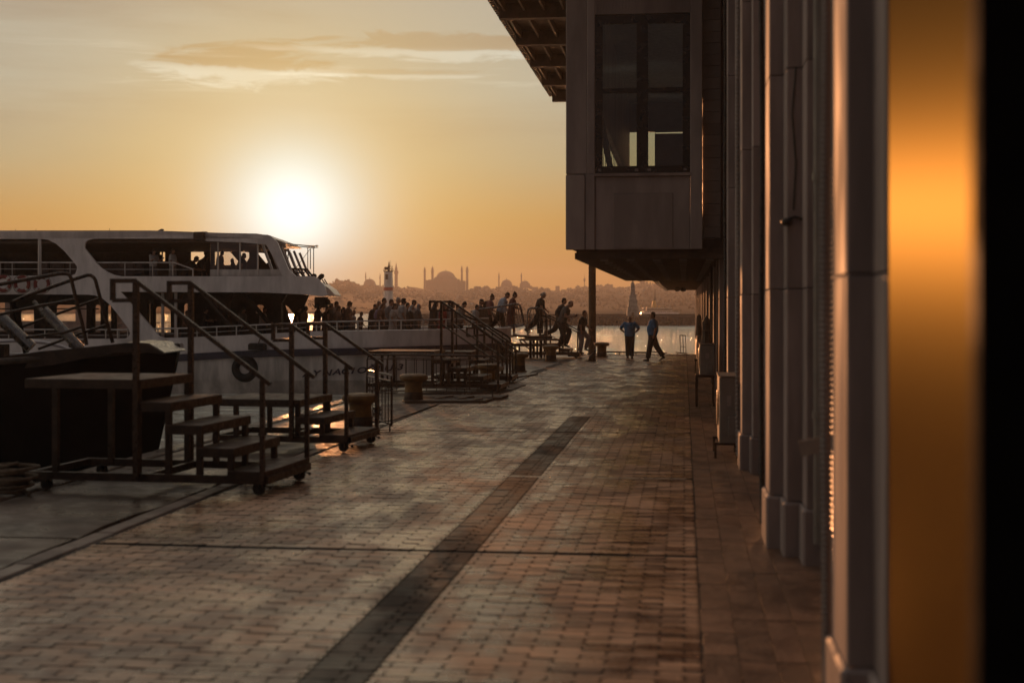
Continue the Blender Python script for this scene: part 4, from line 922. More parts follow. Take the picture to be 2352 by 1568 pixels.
# ================================================================ BOARDING STEPS
def steps(label, near, far, levels, run, z0, rise, plat, rx_top, rail_top, rail_bot, width=None, loop=.28, wheels=True, treadT=.055, mid=False, grp='wheeled boarding steps along the quay'):
    near = Vector((near[0], near[1], 0)); far = Vector((far[0], far[1], 0)); d = far-near; wd = width or d.length; rz = math.atan2(d.y, d.x)-math.pi/2
    t = thing('boarding_steps', label, 'boarding steps', tuple(near), rz, grp)
    x_end = -(levels-1)*run-plat
    fr = MB()
    for y in (.03, wd-.03): fr.bar((x_end, y, .17), (.02, y, .17), .06, .09)
    for x in (x_end+.03, 0, x_end*.5): fr.bar((x, 0, .17), (x, wd, .17), .06, .08)
    fr.build('base_frame', 'rust', t)
    for i in range(levels):
        zt = z0+i*rise; x1 = -i*run; x0 = x1-run-.07 if i < levels-1 else x_end
        MB().bevbox(x0, x1, .0, wd, zt-treadT, zt, .006).build('tread' if i < levels-1 else 'platform', 'steelplate', t)
        nb = MB()
        for y in (.0, wd): nb.bar((x0, y, zt-.055), (x1, y, zt-.055), .03, .10)
        nb.bar((x1-.01, 0, zt-.06), (x1-.01, wd, zt-.06), .025, .09); nb.build('tread_frame', 'rust', t)
        for y in (.05, wd-.05):
            if zt > .35: MB().bar((x1-.05, y, .17), (x1-.05, y, zt-.05), .065).build('leg', 'rust', t)
    for x in (x_end+.35,):
        for y in (.05, wd-.05): MB().bar((x, y, .17), (x, y, z0+(levels-1)*rise-.05), .065).build('leg', 'rust', t)
    for y in (-.02, wd+.02):
        MB().bar((rx_top, y, .17), (rx_top, y, rail_top), .06).build('rail_post', 'rail', t); MB().bar((-.03, y, .17), (-.03, y, rail_bot), .05).build('rail_post', 'rail', t)
        hr = MB(); hr.bar((rx_top-loop, y, rail_top), (rx_top+.0, y, rail_top), .05); hr.bar((rx_top-loop, y, rail_top+.025), (rx_top-loop, y, rail_top-.22), .05); hr.bar((rx_top-loop, y, rail_top-.22), (rx_top, y, rail_top-.22), .045)
        dv = Vector((-.0-rx_top, 0, rail_bot-rail_top)).normalized(); hr.bar((rx_top, y, rail_top), Vector((0, y, rail_bot))+dv*.08, .05, .045)
        if mid: hr.bar((rx_top, y, rail_top-.55), (0, y, rail_bot-.5), .035)
        hr.build('handrail', 'rail', t)
    for x in (-.08, x_end+.25):
        for y in (.06, wd-.06):
            wh = MB().bar((x, y-.04, .13), (x, y-.04, .06), .012, .05).bar((x, y+.04, .13), (x, y+.04, .06), .012, .05).box(x-.05, x+.05, y-.05, y+.05, .118, .135); f_ = wh.build('caster', 'darkmetal', t)
            MB().lathe([(.068, -.022), (.075, -.012), (.075, .012), (.068, .022)], 14, mx=Matrix.Rotation(math.pi/2, 4, 'X')).build('wheel', 'rubber', f_, loc=(x-.02, y, .075))
            if x > -.2: MB().bar((x+.02, y, .12), (x+.11, y, .09), .03, .012).ball((x+.11, y, .085), .02, 6, 5).build('brake_pedal', 'darkmetal', f_)
    return t
steps('tall rusty wheeled boarding steps with four treads, nearest to the camera', (-2.72, 15.7), (-2.45, 17.15), 5, .37, .27, .25, 1.40, -1.52, 2.38, 1.28)
steps('lower wheeled boarding steps just behind the nearest ones, two treads and a platform', (-2.34, 20.4), (-2.05, 21.8), 3, .37, .245, .2475, 1.35, -.86, 1.82, 1.24)
steps('third boarding steps, tall, crossed in front by the crowd barriers', (-.30, 34.2), (-.10, 35.6), 5, .40, .20, .20, 1.65, -1.42, 2.20, 1.22, mid=True)
steps('low boarding steps behind the third set, beside the far end of the barriers', (-.02, 38.2), (.14, 39.6), 4, .36, .20, .22, 1.1, -.92, 1.50, .85)
steps('farthest boarding steps, under the gangway where passengers step down', (2.66, 56.9), (2.86, 58.3), 3, .36, .17, .20, 2.2, -1.30, 1.68, 1.02, loop=.24)
s5 = bpy.data.objects[[o.name for o in bpy.data.objects if o.name.startswith('boarding_steps')][-1]]
# high landing table under the gangway
gt = thing('landing_platform', 'steel landing table on thick legs that carries the quay end of the gangway', 'platform', (1.05, 56.9, 0), ANG)
MB().bevbox(-.78, .85, 0, 1.4, .70, .76, .01).build('top', 'steelplate', gt)
for (x, y) in ((-.32, .1), (-.05, .1), (.12, .1), (-.32, 1.3), (-.05, 1.3), (.12, 1.3)): MB().bar((x, y, 0), (x, y, .70), .10 if x < -.2 else .07).build('leg', 'rust', gt)
for y in (.05, 1.35): MB().bar((-.75, y, .68), (-.36, y, .36), .05).build('brace', 'rust', gt)
# ================================================================ GANGWAY with hoops
gw = thing('gangway', 'steel gangplank with tubular hoop railings from the ferry bow to the landing', 'gangway', (0, 0, 0))
G = lambda x, y, z=57.4: pt(x, y, z)
def deckbox(a, b, y0, y1, th_, m, name):
    A, B = Vector(a), Vector(b); mb = MB(); n = 0
    for P in (A, B):
        for (dy_, dz_) in ((y0, -th_), (y1, -th_), (y1, 0), (y0, 0)): mb.v.append((P.x, P.y+dy_, P.z+dz_))
    mb.f += [(0, 1, 2, 3), (7, 6, 5, 4), (0, 4, 5, 1), (1, 5, 6, 2), (2, 6, 7, 3), (3, 7, 4, 0)]; mb.build(name, m, gw)
deckbox(G(1085, 783), G(1140, 770), 0, 1.1, .06, 'steelplate', 'ramp_plate'); deckbox(G(1136, 770), G(1210, 770), 0, 1.1, .07, 'steelplate', 'deck_plate'); deckbox(G(1205, 771.5), G(1268, 771.5), .0, 1.1, .10, 'steelplate', 'deck_plate'); deckbox(G(1268, 772), G(1282, 779), .05, 1.05, .03, 'steelplate', 'flap')
for dy_ in (0, 1.05):
    zz = 57.4+dy_; q = lambda x, y: pt(x, y, zz)
    mb = MB().tube([q(1081, 716), q(1100, 711), q(1140, 705), q(1170, 700), (q(1184, 697.5)), q(1192, 699), (q(1196, 706)), q(1203, 740), q(1202, 745), q(1197, 747.5), q(1180, 751), q(1150, 758), q(1118, 767)], .042, 8)
    mb.tube([q(1184, 700), q(1189, 704), q(1196, 738), q(1195, 742), q(1190, 744.5), q(1160, 750)], .022, 7)
    for (xt, yt, xb_, yb_) in ((1185, 704, 1190, 744), (1179, 700, 1184, 747), (1172, 701, 1176, 750), (1146, 705, 1151, 757)): mb.tube([q(xt, yt), q(xb_, yb_)], .012, 5)
    mb.build('hoop_rail', 'steel', gw, smooth=True)
    mb = MB().tube([q(1212.5, 771), q(1212.5, 716), q(1214, 710), q(1218, 707.5), q(1236, 707.5), q(1243, 709.5), q(1250, 715), q(1254, 722), q(1256, 730), q(1256, 771)], .042, 8)
    mb.tube([q(1217, 771), q(1217, 719), q(1219, 713), q(1222, 711)], .022, 7); mb.tube([q(1251, 771), q(1251, 731), q(1248, 722)], .022, 7); mb.tube([q(1213, 755), q(1256, 756)], .012, 5); mb.tube([q(1226, 708), q(1226, 755)], .01, 5); mb.tube([q(1239, 708), q(1239, 755)], .01, 5)
    mb.build('hoop_rail', 'steel', gw, smooth=True)
MB().prism([(G(1094, 716).x, G(1094, 716).z), (G(1119, 708).x, G(1119, 708).z), (G(1129, 765).x, G(1129, 765).z), (G(1098, 768).x, G(1098, 768).z)], 57.25, 57.29).build('canvas_panel', 'rope', gw)
for (a, b) in (((1130, 716), (1158, 770)), ((1134, 718), (1166, 768))): MB().tube([G(*a, 57.2), G(*b, 57.2)], .02, 6).build('support_strut', 'rust', gw)

# ================================================================ BOLLARDS
def bollard(x, ybase, label):
    p = gnd(x, ybase, -.01); p = gnd(x, ybase, 0.0); t = thing('bollard', label, 'bollard', tuple(p), rnd.uniform(0, 3), 'yellow mooring bollards along the quay')
    MB().lathe([(.25, 0), (.25, .02), (.205, .03), (.195, .10), (.19, .38), (.20, .44)], 26).build('column', 'yellow', t, smooth=True)
    MB().lathe([(.20, .44), (.27, .455), (.305, .49), (.315, .53), (.30, .575), (.25, .60), (.15, .612), (.05, .615)], 26).build('cap', 'yellow', t, smooth=True)
    MB().lathe([(.212, .03), (.206, .10), (.203, .21), (.199, .215)], 26).build('worn_band', 'rust', t, smooth=True)
    for k_ in range(4): MB().lathe([(.022, 0), (.022, .03)], 6, c=(.235*math.cos(k_*1.57), .235*math.sin(k_*1.57), .018)).build('bolt', 'darkmetal', t)
    return t
bollard(828, 985, 'yellow bollard seen through the second boarding steps, nearest of the bollards')
bollard(950, 922, 'yellow bollard with flared cap standing clear in front of the crowd barriers')
bollard(1120, 889, 'yellow bollard mostly hidden behind the barrier end and the third steps')
bollard(1192, 854, 'yellow bollard on the pale apron, left of the gangway landing legs')
bollard(1265.5, 829, 'yellow bollard in front of the farthest boarding steps')
bollard(1382, 820, 'yellow bollard half hidden behind the tall yellow pole')
# ---- tall pole
pp = gnd(1360, 813.5); pole = thing('tall_pole', 'tall round yellow-brown pole standing at the far corner of the quay', 'pole', tuple(pp))
MB().lathe([(.24, 0), (.24, .03), (.17, .04), (.165, 3), (.16, 7.5)], 24).build('shaft', 'poleyellow', pole, smooth=True); MB().lathe([(.2, 7.5), (.2, 7.7)], 20).build('cap', 'darkmetal', pole)
for k_ in range(4): MB().lathe([(.02, 0), (.02, .05)], 6, c=(.21*math.cos(k_*1.57+.7), .21*math.sin(k_*1.57+.7), .03)).build('bolt', 'darkmetal', pole)

# ================================================================ CROWD BARRIERS
def barrier(p0, p1, h, label, nb=9, feet=True):
    p0, p1 = Vector(p0), Vector(p1); d = p1-p0; L = d.length; rz = math.atan2(d.y, d.x); t = thing('crowd_barrier', label, 'barrier', tuple(p0), rz, 'metal crowd barriers on the quay')
    pts = [(0, 0, .12), (0, 0, h-.12), (.03, 0, h-.03), (.12, 0, h), (L-.12, 0, h), (L-.03, 0, h-.03), (L, 0, h-.12), (L, 0, .12)]
    MB().tube(pts, .02, 8).tube([(0, 0, .15), (L, 0, .15)], .016, 6).tube([(0, 0, h-.10), (L, 0, h-.10)], .013, 6).build('frame', 'rail', t, smooth=True)
    for i in range(nb): x = L*(i+1)/(nb+1); MB().tube([(x, 0, .15), (x, 0, h-.1)], .009, 5).build('bar', 'rail', t)
    for x in (.12, L-.12): MB().bar((x, 0, .15), (x, 0, .02), .02).bar((x, -.28, .015), (x, .28, .015), .05, .012).build('foot', 'rail', t)
    return t
barrier((-3.35, 32.9, 0), (-.32, 31.9, 0), .97, 'long crowd barrier with thin bars in front of the third boarding steps', 12)
barrier((-3.0, 34.3, 0), (-1.0, 33.4, 0), .95, 'crowd barrier partly behind the long one, left of the third boarding steps', 8)
barrier((-2.55, 25.0, 0), (-1.98, 23.4, 0), .96, 'short-looking crowd barrier turned edge-on beside the second boarding steps', 7)

# ---- steel plates and timber mats on the apron
def mat_piece(name, label, cat, poly, z0, z1, m, battens=False):
    c = sum((Vector(p) for p in poly), Vector((0, 0)))/len(poly); t = thing(name, label, cat, (c.x, c.y, 0)); mb = MB(); n = len(poly)
    mb.v += [(p[0]-c.x, p[1]-c.y, z1) for p in poly]+[(p[0]-c.x, p[1]-c.y, z0) for p in poly]; mb.f.append(tuple(range(n))); mb.f.append(tuple(range(2*n-1, n-1, -1)))
    for i in range(n): j = (i+1) % n; mb.f.append((i, n+i, n+j, j))
    mb.build('plate', m, t); return t
def gq(*a): return [tuple(gnd(x, y).xy) for x, y in a]
mat_piece('steel_plate', 'worn steel plate on the apron under the nearest bollard', 'steel plate', gq((900, 967), (1007, 929), (880, 930), (800, 972)), .0, .02, 'steelplate')
mat_piece('steel_plate', 'pale wide steel plate under the third boarding steps', 'steel plate', gq((1150, 905), (1208, 885), (1120, 882), (960, 905)), .0, .025, 'steelplate')
mat_piece('timber_mat', 'dark timber mat lying in front of the barriers', 'timber mat', gq((1115, 925), (1132, 919), (960, 919), (930, 926)), .01, .05, 'darkwood')
mat_piece('timber_mat', 'dark timber board just behind the first mat, at the foot of the barrier', 'timber mat', gq((1150, 918), (1168, 912), (985, 912), (960, 918)), .01, .06, 'darkwood')
mat_piece('concrete_ledge', 'dark low concrete ledge below the pale bollard base', 'ledge', gq((1160, 872), (1235, 861), (1200, 858), (1155, 862)), .0, .04, 'concrete')
for (x, y) in ((1010, 914), (1030, 911), (1060, 915), (1078, 912), (1098, 917)):
    p = gnd(x, y, .06); t = thing('wedge_block', 'small pale wooden wedge lying on the timber mat by the barrier', 'wedge', (p.x, p.y, .06), .3, 'wooden wedges on the mat'); MB().prism([(-.10, 0), (.10, 0), (.10, .04), (-.10, .015)], -.06, .06).build('wedge', 'wood', t)
# chain shackle heap and rope heaps
def coil(p, R_, n, label, m='rope', r_=.02):
    t = thing('rope_heap', label, 'rope', (p[0], p[1], .0)); mb = MB(); pts = []
    for i in range(n*16): a = i*2*math.pi/16; q = R_*(.55+.45*mnoise.noise(Vector((i*.09, R_, 1)))+.15*math.sin(i*.21)); pts.append((q*math.cos(a), q*math.sin(a), r_+.012*i/4+.03*abs(mnoise.noise(Vector((i*.2, 3, R_))))))
    mb.tube(pts, r_, 6); mb.build('rope', m, t, smooth=True); return t
coil(gnd(25, 1140), .36, 7, 'dark heap of coiled mooring rope at the far left edge of the quay')
coil(gnd(866, 955), .11, 3, 'small heap of chain at the foot of the nearest bollard', 'darkmetal', .02)
for (x, y, z, s_, l) in ((1172, 780, 46, .55, 'dark rope tangle hung on a post at the end of the third steps'),):
    p = pt(x+2, y+14, 40.5); t = thing('rope_tangle', l, 'rope', (p.x, p.y, 0)); MB().bar((-.25, 0, 0), (-.25, 0, 1.28), .05).build('post', 'rust', t)
    mb = MB(); r_ = random.Random(5); pts = [(-.2+r_.gauss(0, .13)+.12*math.sin(i), r_.gauss(0, .1), .78+r_.gauss(0, .19)) for i in range(70)]; mb.tube(pts, .014, 5); mb.build('tangle', 'rope', t)
# barrier hoop beside it (curved tall post)
p = gnd(1178, 862); hp = thing('curved_post', 'dark bent tubular rail curving down beside the rope tangle', 'rail', (p.x, p.y, 0)); MB().tube([(-1.0, 0, 1.62), (-.35, 0, 1.3), (-.12, 0, 1.15), (-.03, 0, .95), (0, 0, 0)], .03, 8).tube([(-1.0, 0, 1.62), (-1.7, 0, 1.9)], .03, 8).build('tube', 'rail', hp, smooth=True); MB().bar((-.62, 0, 0), (-.62, 0, 1.44), .045).build('post', 'rail', hp); MB().bar((-1.7, 0, 0), (-1.7, 0, 1.9), .045).build('post', 'rail', hp)
# far edge of the quay: low pipe rail, two hatch plates with ladder rails
p0, p1 = gnd(1375, 812, 0), gnd(1455, 812, 0)
lr = thing('pipe_rail', 'low horizontal pipe on stubs along the far edge of the quay', 'pipe rail', (p0.x, 61.0, 0)); MB().tube([(0, 0, .12), (2.1, -.25, .10)], .035, 8).build('pipe', 'rust', lr)
for x in (.15, .8, 1.5, 2.0): MB().bar((x, -x*.12, 0), (x, -x*.12, .12), .05).build('stub', 'rust', lr)
for (x0, x1, yy, lad, l) in ((1549, 1577, 812, True, 'hatch plate with a thin double ladder rail at the far edge of the quay'), (1488, 1530, 810, False, 'tilted hatch plate behind the striding man at the far edge of the quay')):
    a = gnd(x0, yy+1.5); t = thing('hatch_plate', l, 'hatch', (a.x, a.y-.3, 0), -.1); wq = (x1-x0)/F*a.y
    MB().bar((0, 0, .10), (wq, 0, .04), .5, .03).build('plate', 'steelplate', t)
    for x in (.1, wq-.1): MB().bar((x, 0, -.02), (x, 0, .05), .04).build('foot', 'darkmetal', t)
    if lad:
        mb = MB(); 
        for x in (wq-.30, wq-.17, wq-.06): mb.tube([(x, 0, .05), (x-.03, 0, .83)], .014, 5)
        mb.tube([(wq-.33, 0, .83), (wq-.09, 0, .82)], .014, 5); mb.tube([(wq-.30, 0, .35), (wq-.08, 0, .33)], .012, 5); mb.build('ladder_rail', 'rail', t)
    else: MB().tube([(.05, 0, .05), (.03, 0, .45)], .014, 5).build('stub_rail', 'rail', t)

# ================================================================ WALL SIDE OBJECTS
def ac(label, x0, x1, ytop, ybot, z, L, legs, lab2=None, stand='stand'):
    """outdoor air conditioner: end face x0..x1 in the picture at depth z"""
    w_ = (x1-x0)/F*z; p = pt((x0+x1)/2, ybot, z); h_ = (ybot-ytop)/F*z; t = thing('air_conditioner', label, 'air conditioner', (p.x, z, 0), ANG, 'air conditioners along the wall')
    zb = p.z; MB().bevbox(-w_/2, w_/2, 0, L, zb, zb+h_, .02).build('casing', 'acwhite', t)
    g_ = MB().lathe([(.02, 0), (.24, 0), (.25, .012), (.23, .018)], 20, mx=Matrix.Rotation(-math.pi/2, 4, 'Y')); g_.build('fan_grille', 'darkmetal', t, loc=(-w_/2-.005, L*.4, zb+h_*.5))
    MB().bevbox(-w_*.05, w_*.35, -.03, 0, zb+h_*.12, zb+h_*.4, .006).build('valve_cover', 'acwhite', t); MB().bevbox(-w_*.12, w_*.12, -.008, 0, zb+h_*.55, zb+h_*.72, .003).build('label_plate', 'plaster_rough', t)
    MB().box(-w_/2-.01, w_/2+.01, -.01, L+.01, zb+h_, zb+h_+.012).build('lid', 'acwhite', t)
    if legs:
        for x in (-w_/2-.05, w_/2-.03):
            for y in (.08, L-.08): MB().bar((x, y, 0), (x, y, zb-.005), .035).build('leg', 'rust', t)
        for y in (.08, L-.08): MB().bar((-w_/2-.07, y, zb-.02), (w_/2, y, zb-.02), .035).build('bracket', 'rust', t)
    return t
ac('white air conditioner on rusty legs with a dark wrapped parasol on top', 1607, 1642, 791, 863, 29.6, .95, True)
ac('air conditioner farther along the wall, behind the one with the wrapped parasol', 1601, 1616, 772, 826, 44.0, .9, True)
ac('beige air conditioner closest to the camera, on a low bracket by the pilaster', 1652, 1699, 865, 1017, 19.5, 1.1, True)
for (x, yt, yb_, z, l) in ((1626, 729, 789, 29.9, 'closed dark parasol standing upright on the nearer legged air conditioner'), (1608, 723, 771, 44.3, 'closed dark parasol behind, standing on the farther air conditioner')):
    p = pt(x, yb_, z); h_ = (yb_-yt)/F*z; t = thing('closed_parasol', l, 'parasol', tuple(p+Vector((0, .25, 0))), 0, 'closed parasols by the wall'); fl = MB(); n = 16; rings = [(0.0, .10), (.12, .085), (.45, .075), (.8, .07), (.93, .055), (1.0, .03)]
    for (tt, r) in rings:
        for k_ in range(n): a = 2*math.pi*k_/n; q = r*(1+.22*(k_ % 2))*(1+.05*math.sin(tt*9)); fl.v.append((q*math.cos(a), q*math.sin(a), tt*h_))
    for i in range(len(rings)-1):
        for k_ in range(n): a = i*n+k_; b = i*n+(k_+1) % n; fl.f.append((a, b, b+n, a+n))
    fl.f.append(tuple(range(n))[::-1]); fl.f.append(tuple((len(rings)-1)*n+k_ for k_ in range(n))); fl.build('canopy', 'darkwood', t, smooth=True)
    MB().tube([(0, 0, -.05), (0, 0, h_+.04)], .015, 6).build('pole', 'darkmetal', t); MB().tube([(.09*math.cos(k_*.7), .09*math.sin(k_*.7), h_*.5) for k_ in range(9)], .01, 5, closed=True).build('strap', 'rope', t)
p = gnd(1600, 934); sg = thing('stand_frame', 'thin dark metal frame standing on the paving in front of the legged air conditioner', 'frame', (p.x, p.y, 0), ANG); MB().bar((0, 0, 0), (0, 0, .66), .04).bar((0, 0, .65), (.35, 0, .65), .035).bar((0, 1.0, 0), (0, 1.0, .66), .04).bar((0, 0, .65), (0, 1.0, .65), .035).build('frame', 'rust', sg)
bxp_ = gnd(1655, 935); bx_ = thing('utility_box', 'small grey utility box low on the wall beyond the beige air conditioner', 'box', (bxp_.x+.02, 26.5, 0), ANG); MB().bevbox(0, .24, 0, .4, .1, .62, .01).build('casing', 'acwhite', bx_); MB().box(.02, .22, .05, .35, 0, .1).build('foot', 'darkmetal', bx_)
# black post right by the camera
bp = thing('black_post', 'near-black post blurred at the right edge of the picture, closest to the camera', 'post', (.655, 2.0, 0), ANG)
MB().bevbox(0, .5, 0, .05, 0, 4.2, .004).build('post', 'black', bp); MB().bevbox(-.012, .52, -.012, .06, 0, .12, .004).build('foot_plate', 'black', bp)

# ================================================================ DARK MOORED BOAT, left, with its raised gangplank
db = thing('dark_boat', 'dark moored boat bow at the left edge, behind the nearest boarding steps', 'boat', (-5.75, 21.0, 0), ANG)
hb = MB(); sts = [(-9, 2.4, 1.15), (-5, 2.4, 1.15), (-2.6, 2.1, 1.2), (-1.3, 1.5, 1.28), (-.5, .8, 1.36), (0, .06, 1.42)]
for (s, b, zt) in sts:
    for (z, f) in ((-1.5, .35), (-.7, .75), (.1, .95), (zt, 1.0)):
        hb.v += [(s-(.7-z*.5)*.45*(1 if s > -3 else 0), 2.4-b*f, z), (s-(.7-z*.5)*.45*(1 if s > -3 else 0), 2.4+b*f, z)]
for i in range(len(sts)-1):
    for j in range(3):
        for sd in range(2): a = i*8+j*2+sd; hb.f.append((a, a+8, a+10, a+2))
hb.build('hull', 'black', db, smooth=True)
dk = MB()
for (s, b, zt) in sts: dk.v += [(s-.05, 2.4-b*.97, zt-.25), (s-.05, 2.4+b*.97, zt-.25)]
for i in range(len(sts)-1): a = 2*i; dk.f.append((a, a+1, a+3, a+2))
dk.build('deck', 'darkwood', db)
for sd in (-1, 1): MB().tube([(s, 2.4+sd*b, zt+.02) for s, b, zt in sts], .05, 8).build('gunwale', 'whiteold' if sd > 0 else 'darkwood', db, smooth=True)
MB().bevbox(-9, -4.4, .9, 3.9, 1.0, 1.9, .05).build('cabin', 'black', db); MB().bar((-2.4, 1.0, 1.1), (-2.4, 1.0, 1.5), .2).build('bitt', 'rust', db); MB().bar((-2.4, 3.8, 1.1), (-2.4, 3.8, 1.5), .2).build('bitt', 'rust', db)
rg = thing('raised_gangplank', 'tilted gangplank with two rounded tube railings raised above the dark boat', 'gangway', (0, 0, 0))
for (zz, hoop, mids) in ((22.0, [(-60, 664), (0, 653), (82, 638), (140, 628), (152, 628), (159, 631), (163, 638), (176, 693), (188, 739), (199, 792)], [[(-50, 734), (0, 722), (82, 704), (172, 688)], [(60, 775), (146, 764), (190, 750)]]),
                         (23.3, [(31, 693), (60, 680), (110, 662), (165, 643), (200, 632), (208, 632), (215, 637), (219, 643), (230, 684), (245, 739), (259, 787)], [[(49, 751), (128, 722), (230, 685)], [(88, 801), (183, 766), (246, 746)], ])):
    MB().tube([pt(x, y, zz) for x, y in hoop], .030, 8).build('hoop_rail', 'rail', rg, smooth=True)
    for m_ in mids: MB().tube([pt(x, y, zz) for x, y in m_], .024, 7).build('mid_rail', 'rail', rg, smooth=True)
    MB().tube([pt(31 if zz > 23 else -40, 693 if zz > 23 else 668, zz), pt(60 if zz > 23 else -20, 810, zz)], .05, 7).build('hinge_post', 'black', rg)
a, b = pt(-40, 842, 22), pt(293, 790, 22); mb = MB()
pl_ = [(-60, 828), (100, 806), (200, 797), (293, 787), (345, 790), (381, 811), (372, 813), (320, 806), (250, 812), (120, 838), (-60, 858)]
mb.prism([(pt(x, y, 22).x, pt(x, y, 22).z) for x, y in pl_], 21.9, 23.4); mb.build('plank', 'rust', rg)
tp = [(296, 786.2), (345, 789), (380, 810)]; 
mb = MB()
for (x, y) in tp: P = pt(x, y-1, 22); mb.v += [(P.x, 21.95, P.z), (P.x, 23.35, P.z)]
mb.f += [(0, 1, 3, 2), (2, 3, 5, 4)]; mb.build('end_flap', 'steel', rg)
for (q0, q1, w_) in (((0, 728), (72, 798), .10), ((77, 691), (110, 730), .03), ((100, 712), (184, 800), .085)):
    A, B = pt(*q0, 22.6), pt(*q1, 22.6); MB().tube([A, B], w_, 9).build('hydraulic_arm' if w_ > .05 else 'stay', 'steel', rg, smooth=True)
cr_ = [pt(-40, 786, 24.6), pt(40, 782, 24.6), pt(100, 786, 24.6), pt(140, 795, 24.6), pt(170, 806, 24.6)]
MB().tube(cr_, .03, 7).build('rim', 'white', rg, smooth=True)
# ================================================================ PEOPLE
JOBS = []
FAT = 1.0
def etube(mb, pts, ra, rb, seg=14):
    """tube with elliptical rings: ra sideways (y), rb front to back"""
    ra = [a*FAT for a in ra]; rb = [a*FAT for a in rb]
    n0 = len(mb.v); N = len(pts); pts = [Vector(p) for p in pts]
    for i, p in enumerate(pts):
        d = (pts[min(N-1, i+1)]-pts[max(0, i-1)]).normalized(); e1 = Vector((0, 1, 0)); e1 = (e1-d*e1.dot(d)).normalized(); e2 = d.cross(e1)
        for k in range(seg): t = 2*math.pi*k/seg; mb.v.append(tuple(p+e1*(math.cos(t)*ra[i])+e2*(math.sin(t)*rb[i])))
    for i in range(N-1):
        for k in range(seg): a = n0+i*seg+k; b = n0+i*seg+(k+1) % seg; mb.f.append((a, b, b+seg, a+seg))
    mb.f.append(tuple(n0+k for k in range(seg))[::-1]); mb.f.append(tuple(n0+(N-1)*seg+k for k in range(seg)))
def job(mb, name, m, parent, vox, extra=None): JOBS.append((mb, name, m, parent, vox, extra))
def S_(a): return math.sin(math.radians(a))
def C_(a): return math.cos(math.radians(a))
